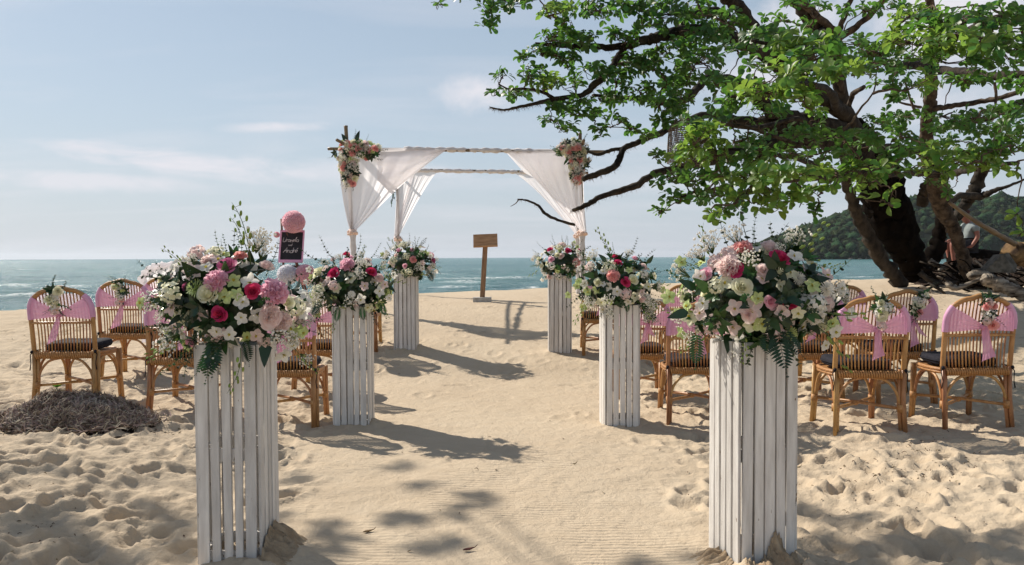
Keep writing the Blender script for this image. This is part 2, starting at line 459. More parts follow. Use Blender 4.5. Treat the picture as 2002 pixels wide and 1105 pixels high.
def sand_material():
    m, t, b, out = principled('beach_sand')
    g = t.n('ShaderNodeNewGeometry').outputs['Position']
    big = t.ramp(t.noise(g, .9, 5, .55), [(.3, 0.0), (.7, 1.0)])
    col = t.mix(big, (.555, .455, .335), (.50, .400, .288))
    med = t.ramp(t.noise(g, 9, 6, .6), [(.35, 0.0), (.7, 1.0)])
    col = t.mix(t.math('MULTIPLY', med, .35), col, (.45, .345, .235))
    gr = t.noise(g, 420, 2, .8)
    col = t.mix(t.ramp(gr, [(.62, 0.0), (.72, .55)]), col, (.29, .205, .135))
    col = t.mix(t.ramp(gr, [(.28, .5), (.36, 0.0)]), col, (.80, .70, .55))
    t.link(col, b.inputs['Base Color'])
    b.inputs['Roughness'].default_value = .95; b.inputs['Specular IOR Level'].default_value = .12
    # raked ripples along the aisle
    sp = t.n('ShaderNodeSeparateXYZ'); t.link(g, sp.inputs[0])
    wv = t.n('ShaderNodeTexWave', wave_type='BANDS', bands_direction='Y')
    wv.inputs['Scale'].default_value = 9.5; wv.inputs['Distortion'].default_value = 5.5; wv.inputs['Detail'].default_value = 3; wv.inputs['Detail Scale'].default_value = .55
    t.link(t.mapping(g, scale=(.35, 1, 1), rot=(0, 0, R(2))), wv.inputs[0])
    ax = t.math('ABSOLUTE', t.math('ADD', sp.outputs[0], .05))
    mask = t.math('SUBTRACT', 1.0, t.math('MULTIPLY', t.math('SUBTRACT', ax, .75), 1.6, clamp=True), clamp=True)
    mask = t.math('MULTIPLY', mask, t.math('SUBTRACT', 1.0, t.math('MULTIPLY', t.math('SUBTRACT', sp.outputs[1], 4.8), .7, clamp=True), clamp=True))
    mask = t.math('MULTIPLY', mask, t.ramp(t.noise(g, 1.6, 3), [(.42, 0.0), (.60, 1.0)]))
    h = t.math('MULTIPLY', t.math('MULTIPLY', wv.outputs[1], mask), .0055)
    h = t.math('MULTIPLY_ADD', t.noise(g, 45, 6, .68), .0105, h)
    h = t.math('MULTIPLY_ADD', t.noise(g, 260, 3, .7), .0022, h)
    h = t.math('MULTIPLY_ADD', t.noise(g, 14, 5, .65, .6), .016, h)
    bp = t.n('ShaderNodeBump'); bp.inputs['Strength'].default_value = .8; bp.inputs['Distance'].default_value = 1.0
    t.link(h, bp.inputs['Height']); t.link(bp.outputs[0], b.inputs['Normal'])
    return m
mt['sand'] = sand_material()

def sea_material():
    m, t, b, out = principled('sea_water')
    g = t.n('ShaderNodeNewGeometry').outputs['Position']
    cd = t.ramp(t.noise(t.mapping(g, scale=(.012, .03, 1)), 1.0, 4), [(.35, 0.0), (.65, 1.0)])
    col = t.mix(cd, (.058, .165, .172), (.095, .225, .215))
    rip = t.ramp(t.noise(t.mapping(g, scale=(.22, .8, 1)), 1.0, 5, .7), [(.38, 0.0), (.62, 1.0)])
    col = t.mix(t.math('MULTIPLY', rip, .7), col, (.038, .118, .128))
    at = t.n('ShaderNodeAttribute', attribute_name='rnd').outputs['Fac']
    fo = t.math('MULTIPLY', at, t.ramp(t.noise(g, 2.2, 6, .7), [(.42, 0.0), (.56, 1.0)]))
    col = t.mix(fo, col, (.78, .80, .80))
    t.link(col, b.inputs['Base Color'])
    t.link(t.math('MULTIPLY_ADD', fo, .5, .22), b.inputs['Roughness'])
    b.inputs['Specular IOR Level'].default_value = .25
    b.inputs['IOR'].default_value = 1.333
    h = t.noise(t.mapping(g, scale=(.75, 1.5, 1)), 1.3, 6, .65, .4)
    h2 = t.noise(t.mapping(g, scale=(.16, .4, 1)), 1.0, 5, .6, .4)
    h = t.math('MULTIPLY_ADD', h2, 2.4, h)
    bp = t.n('ShaderNodeBump'); bp.inputs['Strength'].default_value = 1.0; bp.inputs['Distance'].default_value = .42
    t.link(h, bp.inputs['Height']); t.link(bp.outputs[0], b.inputs['Normal'])
    return m
mt['sea'] = sea_material()
mt['damp_sand'] = M_simple('damp_dug_sand', (.42, .32, .215), (.31, .225, .145), rough=1, scale=22, bump=1, bscale=60, dist=.008, spec=.05)
mt['hill_ground'] = M_simple('hill_ground', (.030, .036, .020), (.020, .026, .014), rough=1, scale=.05, spec=0)
mt['hill_tree'] = M_simple('hill_canopy', (.050, .082, .036), (.018, .034, .016), rough=.95, scale=.5, bump=1, bscale=1.1, dist=2.0, vary=.9, spec=.02)

# ================================================================== THE SETTING
PILLARS = [  # corner nearest the camera (px), D, yaw deg, height, name for the label
    ('near_left', 383, 3.30, 0.0, .955), ('near_right', None, 3.20, 14.0, .965),
    ('mid_left', 652, 5.97, 0.0, .955), ('mid_right', None, 5.98, 3.0, .955),
    ('far_left', 772, 9.50, 0.0, .945), ('far_right', 1075, 9.40, 0.0, .945)]
PW = .26
def pillar_centre(i):
    nm, px, D, yaw, h = PILLARS[i]
    if px is not None:
        x0 = P(px, 700, D).x
        c = Vector((x0 + PW / 2, D + PW / 2, 0))
    else:
        cx = P(1450 if i == 1 else 1185, 800, D).x
        a = R(yaw)
        c = Vector((cx, D, 0)) + Matrix.Rotation(a, 3, 'Z') @ Vector((PW / 2, PW / 2, 0))
    c.z = zg(c.x, c.y)
    return c
PC = [pillar_centre(i) for i in range(6)]

# value noise for the sand relief
rs = np.random.RandomState(3)
TAB = rs.rand(256, 256)
def vnoise(x, y):
    xi = np.floor(x).astype(int); yi = np.floor(y).astype(int)
    fx = x - xi; fy = y - yi
    fx = fx * fx * fx * (fx * (fx * 6 - 15) + 10); fy = fy * fy * fy * (fy * (fy * 6 - 15) + 10)
    a = TAB[xi & 255, yi & 255]; b = TAB[(xi + 1) & 255, yi & 255]
    c = TAB[xi & 255, (yi + 1) & 255]; d = TAB[(xi + 1) & 255, (yi + 1) & 255]
    return (a * (1 - fx) + b * fx) * (1 - fy) + (c * (1 - fx) + d * fx) * fy - .5
def fbm(x, y, o=4, g=.5):
    s = 0; a = 1
    for i in range(o):
        s = s + a * vnoise(x * 2 ** i + 17.3 * i, y * 2 ** i + 5.1 * i); a *= g
    return s

def make_sand():
    def axis(lo, hi, core_lo, core_hi, step, grow):
        a = list(np.arange(core_lo, core_hi, step))
        s = step; x = a[-1]
        while x < hi: s *= grow; x += s; a.append(x)
        s = step; x = a[0]; left = []
        while x > lo: s *= grow; x -= s; left.append(x)
        return np.array(left[::-1] + a)
    xs = axis(-60, 60, -3.6, 3.6, .014, 1.014)
    ys = [-25, -15, -8, -4, -2, -.5, .5, 1.2, 1.7]
    y = 2.0
    while y < 20:
        ys.append(y); y += max(.011, .0041 * y)
    s = .1
    while y < 60: ys.append(y); y += s; s *= 1.15
    ys = np.array(ys)
    Xg, Yg = np.meshgrid(xs, ys)
    Zg = ZG(Xg, Yg)
    # raked aisle is smooth, both sides are trodden
    aisle = np.exp(-((Xg + .05 + .03 * Yg) / (1.12 + .03 * Yg)) ** 6)
    rough = .84 * (1 - .80 * aisle) * (1 - .30 * S((Yg - 8) / 4))
    wx = Xg + .12 * fbm(Xg * 1.5, Yg * 1.5, 2); wy = Yg + .12 * fbm(Xg * 1.5 + 9, Yg * 1.5 + 4, 2)
    n1 = fbm(wx * 1.3, wy * 1.5, 2) * .060
    n2 = fbm(wx * 4.2 + 3, wy * 5.0, 3, .5) * .040 - np.abs(fbm(wx * 3.1 + 8, wy * 4.3 + 2, 3, .5)) * .060 + .014
    n3 = (np.abs(fbm(wx * 7.5, wy * 9.5 + 7, 4, .6)) - .2) * -.048
    n4 = fbm(wx * 26, wy * 26, 2) * .0075
    Zg += rough * (.48 * n1 + .50 * n2 + .72 * n3 + 1.5 * n4) + fbm(Xg * .9, Yg * .9, 3) * .03 + aisle * fbm(wx * 14, wy * 20, 2) * .004
    # footprints: elongated dents with a pushed-up rim
    fr = random.Random(5)
    prints = []
    for i in range(1300):
        D = 2.3 + 12 * fr.random() ** 1.35
        x = fr.uniform(-.78, .82) * D
        on_aisle = abs(x + .05 + .03 * D) < 1.0 + .02 * D
        if on_aisle and (D < 5.0 or fr.random() < .72): continue
        prints.append((x, D, fr.uniform(-.7, .7) + (0 if fr.random() < .8 else 1.5), fr.uniform(.7, 1.15), fr.uniform(.35, 1.0) * (.4 if on_aisle else 1)))
    for x, yv, a, sc, dep in prints:
        x0, x1 = np.searchsorted(xs, (x - .4, x + .4)); y0, y1 = np.searchsorted(ys, (yv - .4, yv + .4))
        if x1 <= x0 or y1 <= y0: continue
        xx = Xg[y0:y1, x0:x1] - x; yv2 = Yg[y0:y1, x0:x1] - yv
        u = (xx * math.cos(a) + yv2 * math.sin(a)) / (.065 * sc)
        v = (-xx * math.sin(a) + yv2 * math.cos(a)) / (.135 * sc)
        u = u + .35 * vnoise(xx * 14 + x, yv2 * 14 + yv)
        d = np.sqrt(u * u + v * v)
        Zg[y0:y1, x0:x1] += dep * (-.033 * np.exp(-(d / .95) ** 6) + .020 * np.exp(-((d - 1.35) / .38) ** 2) * (.6 + .8 * (v < 0)))
    # loose sand heaped against the pillar bases
    heaps = []
    c = PC[0]; heaps += [(c.x + .20, c.y + .03, .06, .085), (c.x + .30, c.y - .10, .035, .12), (c.x + .12, c.y - .20, .04, .10)]
    c = PC[1]; heaps += [(c.x + .06, c.y - .17, .040, .085), (c.x - .08, c.y - .21, .035, .07), (c.x - .2, c.y - .04, .035, .06), (c.x + .16, c.y - .13, .035, .06), (c.x + .15, c.y - .28, .03, .13)]
    for k in (2, 3, 4, 5):
        c = PC[k]; heaps += [(c.x + .17, c.y - .04, .05, .07), (c.x, c.y - .17, .022, .09), (c.x - .13, c.y - .13, .02, .07)]
    for x, yv, h, r in heaps:
        d2 = ((Xg - x) ** 2 + (Yg - yv) ** 2)
        near = d2 < (r * 4) ** 2
        dd = np.sqrt(d2[near]) / r
        nz = 1 + .9 * vnoise(Xg[near] * 30, Yg[near] * 30)
        Zg[near] += h * np.exp(-(dd ** 1.5)) * nz
    # gentle mound where the trees stand
    Zg += .12 * np.exp(-(((Xg - 9.6) / 2.8) ** 2 + ((Yg - 17) / 2.2) ** 2))
    n, m = len(ys), len(xs)
    idx = np.arange(n * m).reshape(n, m)
    f = np.stack([idx[:-1, :-1], idx[:-1, 1:], idx[1:, 1:], idx[1:, :-1]], -1).reshape(-1, 4)
    v = np.stack([Xg, Yg, Zg], -1).reshape(-1, 3)
    me = np_mesh('sand', v, f, mt['sand'])
    print('sand quads', len(f))
    link('sand', me, label='trodden pale golden beach sand with a raked aisle', kind='structure')
    return xs, ys, Zg
XS, YS, ZS = make_sand()
def zs(x, y):
    i = int(np.clip(np.searchsorted(XS, x), 1, len(XS) - 1)); j = int(np.clip(np.searchsorted(YS, y), 1, len(YS) - 1))
    return float(ZS[j, i])

# ------------------------------------------------------------------ sea
def make_sea():
    ys = [9.0]
    while ys[-1] < 9000: ys.append(ys[-1] * 1.0105 + .02)
    ys = np.array(ys)
    us = np.linspace(-1.6, 1.6, 340)
    Yg = np.repeat(ys[:, None], len(us), 1)
    Xg = us[None, :] * (Yg + 6)
    Z = np.full_like(Xg, -.6)
    fade = np.exp(-Yg / 160)
    w = fbm(Xg * .10, Yg * .34, 3, .5) * .34 + fbm(Xg * .35 + 40, Yg * 1.0, 3, .55) * .16
    Z += w * (.35 + .65 * fade) * np.clip((Yg - 12) / 10, .3, 1) * (Yg < 900)
    foam = np.zeros_like(Xg)
    br = random.Random(2)
    spots = [(935, 548, 75), (1005, 543, 30), (905, 552, 30), (1690, 540, 22), (1700, 545, 14), (50, 580, 50), (120, 566, 28), (20, 560, 30), (880, 560, 30), (770, 556, 30), (1620, 538, 16)]
    for k in range(46):
        spots.append((br.uniform(0, 2000), 508 + 60 * br.random() ** .8, br.uniform(5, 13)))
    for px, py, hw in spots:
        D = 1.85 * F / max(py - (508 - .0045 * px), 3)
        if D > 380: continue
        x0 = (px - 1001) / F * D
        rx = hw / F * D; ry = .35 + .012 * D
        d = ((Xg - x0) / rx) ** 2 + ((Yg - D - .25 * np.sin(Xg * .7)) / ry) ** 2
        g = np.exp(-d)
        Z += .16 * g * min(1, hw / 30)
        foam = np.maximum(foam, np.clip(g * 1.5, 0, 1))
    n, m = Xg.shape
    idx = np.arange(n * m).reshape(n, m)
    f = np.stack([idx[:-1, :-1], idx[:-1, 1:], idx[1:, 1:], idx[1:, :-1]], -1).reshape(-1, 4)
    v = np.stack([Xg, Yg, Z], -1).reshape(-1, 3)
    link('sea', np_mesh('sea', v, f, mt['sea'], rndv=foam.ravel()), label='choppy blue green sea reaching the horizon', kind='structure')
make_sea()
# dry seabed and sand reaching the horizon on the other sides
mb = MB()
mb.add([(-9000, -9000, -3.2), (9000, -9000, -3.2), (9000, 9000, -3.2), (-9000, 9000, -3.2)], [(0, 1, 2, 3)])
mb.build('seabed', mt['sand'], label='flat sandy seabed under the water', kind='structure')

# ------------------------------------------------------------------ wooded headland
def make_headland():
    prof = [(1440, 499), (1462, 486), (1490, 474), (1530, 462), (1570, 446), (1610, 430), (1650, 414), (1690, 398), (1740, 388), (1790, 385), (1850, 392), (1900, 390), (1950, 383), (2002, 388), (2100, 380), (2250, 372), (2500, 380), (2900, 410), (3300, 470)]
    pxs = np.array([p[0] for p in prof]); pys = np.array([p[1] for p in prof])
    D0, D1 = 430.0, 560.0
    us = np.linspace(1440, 3300, 220); vs = np.linspace(0, 1, 26)
    V = []
    for v in vs:
        for u in us:
            t = v * 2 if v < .5 else 1
            D = D0 + (D1 - D0) * v * 1.6
            x = (u - 1001) / F * D
            h = max(0.0, (500 - np.interp(u, pxs, pys))) / F * D1 * .93
            prof_v = math.sin(min(v, .5) * PI) if v <= .5 else math.cos((v - .5) * PI)
            z = -.9 + h * prof_v ** .75 + 1.8 * float(fbm(np.array(x * .03), np.array(D * .03), 3)) * prof_v
            V.append((x, D + 10 * float(fbm(np.array(x * .02), np.array(v * 3.)))))
            V[-1] = (*V[-1], z)
    V = np.array(V); n, m = len(vs), len(us)
    idx = np.arange(n * m).reshape(n, m)
    f = np.stack([idx[:-1, :-1], idx[:-1, 1:], idx[1:, 1:], idx[1:, :-1]], -1).reshape(-1, 4)
    hill = link('headland', np_mesh('headland', V, f, mt['hill_ground']), label='low wooded headland across the bay', kind='structure')
    # the wood on it
    r = np.random.RandomState(4)
    bm = bmesh.new(); bmesh.ops.create_icosphere(bm, subdivisions=1, radius=1)
    tv = np.array([v.co[:] for v in bm.verts]); tf = np.array([[q.index for q in p.verts] for p in bm.faces]); bm.free()
    allv = []; allf = []; rn = []
    o = 0
    VV = V.reshape(n, m, 3)
    for k in range(9000):
        a = r.rand() ** .9 * 12.5; b = r.rand() ** 1.25 * (m - 2)
        i, j = int(a), int(b)
        fa, fb = a - i, b - j
        p = VV[i, j] * (1 - fa) * (1 - fb) + VV[i + 1, j] * fa * (1 - fb) + VV[i, j + 1] * (1 - fa) * fb + VV[i + 1, j + 1] * fa * fb
        s = (.8 + 3.0 * r.rand() ** 2.2)
        if j < 8: s *= .7
        nz = 1 + .95 * (r.rand(len(tv)) - .5)
        q = tv * nz[:, None] * np.array([s, s, s * r.uniform(.6, 1.05)]) + p + np.array([0, 0, s * .35])
        allv.append(q); allf.append(tf + o); o += len(tv); rn.append(np.full(len(tv), r.rand()))
    me = np_mesh('headland_wood', np.concatenate(allv), np.concatenate(allf), mt['hill_tree'], smooth=True, rndv=np.concatenate(rn))
    link('headland_wood', me, label='dense dark green wood covering the headland across the bay', cat='woodland', kind='stuff')
    rk = MB()
    for k in range(130):
        b = r.rand() * (m - 2)
        p = VV[0, int(b)]
        rk.ball((p[0] + r.uniform(-4, 4), p[1] - r.uniform(0, 3), -.7), r.uniform(.4, 1.3), 6, 4, squash=(1.6, 1, .8), jit=.3, seed=k)
    rk.build('shore_rocks', mt['rock'], smooth=False, label='grey rocks at the foot of the headland along the water', cat='rocks', kind='stuff')
make_headland()

# ------------------------------------------------------------------ tree parts
# one leaf: broad at the tip (beach almond), local +Y is its length, 0.1 m long
def leaf_template(cup=.10, wide=.31, droop=.20):
    prof = [(0, .02), (.2, .11), (.45, .22), (.7, wide), (.88, wide * .86), (1.0, wide * .30)]
    v = []; f = []
    for i, (y, w) in enumerate(prof):
        z = -droop * y * y
        v += [(-w, y, z + cup * w * 1.6), (0, y, z - .02), (w, y, z + cup * w * 1.6)]
    for i in range(len(prof) - 1):
        a = i * 3
        f += [(a, a + 1, a + 4, a + 3), (a + 1, a + 2, a + 5, a + 4)]
    return np.array(v), np.array(f)
LV, LF = leaf_template()
LV2, _ = leaf_template(.42, .30, .50)

def px_tube(mbd, pts, n=9, sub=5, wob=.14, seed=0, jit=.0):
    """pts: (px, py, D, radius in px)"""
    w = []
    for px, py, D, rp in pts:
        p = P(px, py, D); w.append((p.x, p.y, p.z, rp * D / F))
    w = spline(w, (len(w) - 1) * sub)
    rr = random.Random(seed)
    P3 = [Vector(q[:3]) + Vector((rr.uniform(-1, 1), rr.uniform(-1, 1), rr.uniform(-1, 1))) * q[3] * jit for q in w]
    mbd.tube(P3, [max(q[3], .0015) for q in w], n=n, wob=wob, seed=seed)
    return [(p, q[3]) for p, q in zip(P3, w)]

def grow_tree(name, label, base, limbs, ellipses, seed, n_parts=300, dens=1.0, leafscale=.097, flat_leaf=.0):
    rr = random.Random(seed)
    root = empty(name, base, label=label, cat='tree')
    inv = Vector(base)
    samples = []
    def local(mbx): mbx.v = [(a - inv.x, b - inv.y, c - inv.z) for a, b, c in mbx.v]; return mbx
    mossM = []
    for k, (nm, mat, pts, opt) in enumerate(limbs):
        m_ = MB()
        sm = px_tube(m_, pts, n=opt.get('n', 9), sub=opt.get('sub', 6), wob=opt.get('wob', .16), seed=seed + k, jit=opt.get('jit', .22))
        local(m_).build(nm, mt[mat], root)
        if opt.get('grow', True): samples += [(p, r_) for p, r_ in sm]
        if opt.get('moss', 0):
            for q in range(int(opt['moss'] * len(sm))):
                p, r_ = rr.choice(sm)
                a = rr.uniform(0, 2 * PI)
                st = p + Vector((math.cos(a) * r_, math.sin(a) * r_, rr.uniform(-1, .3) * r_))
                d = Vector((rr.uniform(-.6, .6), rr.uniform(-.6, .6), rr.uniform(-1, .1))).normalized()
                mossM.append(frame(st - inv, d, rr.uniform(0, 6), rr.uniform(.02, .07)))
    if mossM:
        tv = np.array([(-.035, 0, 0), (.035, 0, 0), (.02, .6, .08), (-.02, .6, .08), (0, 1, -.1), (0.005, 1, -.1)])
        tf = np.array([(0, 1, 2, 3), (3, 2, 5, 4)])
        v, f = scatter(tv, tf, np.array(mossM))
        link('hanging_rootlets', np_mesh('hanging_rootlets', v, f, mt['moss']), root, kind='stuff')
    sp = np.array([p[:] for p, _ in samples])
    tw = MB(); rosettes = []
    ellipses = [(cx, cy, rx, ry * (.62 if cx > 1390 else .85), cnt * (.74 if cx > 1390 else 1), D, dD, mood) for (cx, cy, rx, ry, cnt, D, dD, mood) in ellipses]
    jobs = []
    for ei, (cx, cy, rx, ry, cnt, D, dD, mood) in enumerate(ellipses):
        cnt = max(1, int(cnt * dens))
        for k in range(max(1, cnt // 6)):
            a = rr.uniform(0, 2 * PI); q = math.sqrt(rr.random()) * .75
            p = P(cx + math.cos(a) * q * rx, cy + math.sin(a) * q * ry + ry * .2, D + rr.uniform(-dD, dD))
            jobs.append([float(((sp - np.array(p[:])) ** 2).sum(1).min()) ** .5, ei, p])
    jobs.sort(key=lambda j: j[0])
    anch = {}
    spl = [np.array(p[:]) for p, _ in samples]
    for dist, ei, p in jobs:        # nearest first, so far clumps hang on the nearer ones
        arr = np.array(spl)
        i = int(np.argmin(((arr - np.array(p[:])) ** 2).sum(1)))
        s0 = Vector(arr[i]); L = (p - s0).length
        mid = s0.lerp(p, .5) + Vector((rr.uniform(-1, 1), rr.uniform(-1, 1), rr.uniform(-.3, 1))) * L * .18
        q1 = s0.lerp(mid, .5) + Vector((rr.uniform(-1, 1), rr.uniform(-1, 1), rr.uniform(-1, 1))) * L * .10
        pts = spline([s0[:], q1[:], mid[:], p[:]], 9)
        r0 = min(.010 + .007 * L, .028)
        tw.tube([Vector(x_) + Vector((rr.uniform(-1, 1), rr.uniform(-1, 1), rr.uniform(-1, 1))) * .015 for x_ in pts], [r0 * (1 - .7 * t / 9) for t in range(10)], n=5, cap=False)
        anch.setdefault(ei, []).append(p)
        for t in (4, 6, 8): anch[ei].append(Vector(pts[t]))
        spl += [np.array(pts[t]) for t in (3, 6, 9)]
    for ei, (cx, cy, rx, ry, cnt, D, dD, mood) in enumerate(ellipses):
        cnt = max(1, int(cnt * dens)); anchors = anch[ei]
        for k in range(cnt):
            a = rr.uniform(0, 2 * PI); q = math.sqrt(rr.random())
            p = P(cx + math.cos(a) * q * rx, cy + math.sin(a) * q * ry, D + rr.uniform(-dD, dD))
            b = min(anchors, key=lambda z: (z - p).length)
            m1 = b.lerp(p, .55) + Vector((rr.uniform(-.04, .04), rr.uniform(-.04, .04), rr.uniform(-.06, .02)))
            if (b - p).length < 1.6:
                tw.tube([b, b.lerp(m1, .5) + Vector((rr.uniform(-.03, .03),) * 3), m1, p], [.006, .005, .004, .003], n=4, cap=False)
            rosettes.append((p, (p - m1).normalized(), D, mood))
    if tw.v: local(tw).build('twigs', mt['twig'], root, kind='stuff')
    mats = []
    for p, d, D, mood in rosettes:
        nl = rr.randint(6, 10)
        ax = (d * .6 + Vector((rr.uniform(-.5, .5), rr.uniform(-.6, .4), rr.uniform(.2, 1.0)))).normalized()
        u = ax.orthogonal().normalized(); w = ax.cross(u)
        for k in range(nl):
            t = 2.4 * k + rr.uniform(-.3, .3)
            el = rr.uniform(-.1, .75)
            dd = (u * math.cos(t) + w * math.sin(t)) * math.cos(el) + ax * math.sin(el)
            s = leafscale * rr.uniform(.45, 1.12)
            # blade faces along the twig axis
            M = frame(p - inv + ax * rr.uniform(-.025, .025) + dd * .012, dd, 0, s)
            dv = dd.normalized(); up = (ax - dv * ax.dot(dv)).normalized(); sd_ = dv.cross(up)
            ro = rr.uniform(-.5, .5); up2 = up * math.cos(ro) + sd_ * math.sin(ro); sd2 = dv.cross(up2)
            for i in range(3): M[i, 0] = sd2[i] * s; M[i, 2] = up2[i] * s
            mats.append((D - rr.random() * .5, M, mood))
    mats.sort(key=lambda q: q[0])
    # the nearest leaves one by one, the rest as one mass per tint
    lm = {}
    for md in ('leaf', 'leaf_bright'): lm[md] = [np_mesh('leaf', V_ * np.array([w, 1, 1]), LF, mt[md]) for w, V_ in ((.85, LV), (1.0, LV2), (1.12, LV), (.9, LV2))]
    for k, (D, M, mood) in enumerate(mats[:n_parts]):
        o = link('leaf', rr.choice(lm[mood]), root)
        o.matrix_local = Matrix([list(M[0]), list(M[1]), list(M[2]), [0, 0, 0, 1]])
    for md in ('leaf', 'leaf_bright'):
        rest = np.array([M for D, M, mood in mats[n_parts:] if mood == md])
        if len(rest) == 0: continue
        h_ = len(rest) // 2
        v1, f1 = scatter(LV, LF, rest[:h_]); v2, f2 = scatter(LV2, LF, rest[h_:])
        v = np.concatenate([v1, v2]); f = np.concatenate([f1, f2 + len(v1)])
        q = np.repeat(np.random.RandomState(seed).rand(len(rest)), len(LV))
        link('crown_leaves', np_mesh('crown_leaves', v, f, mt[md], rndv=q), root, kind='stuff')
    print(name, 'leaves', len(mats))
    return root

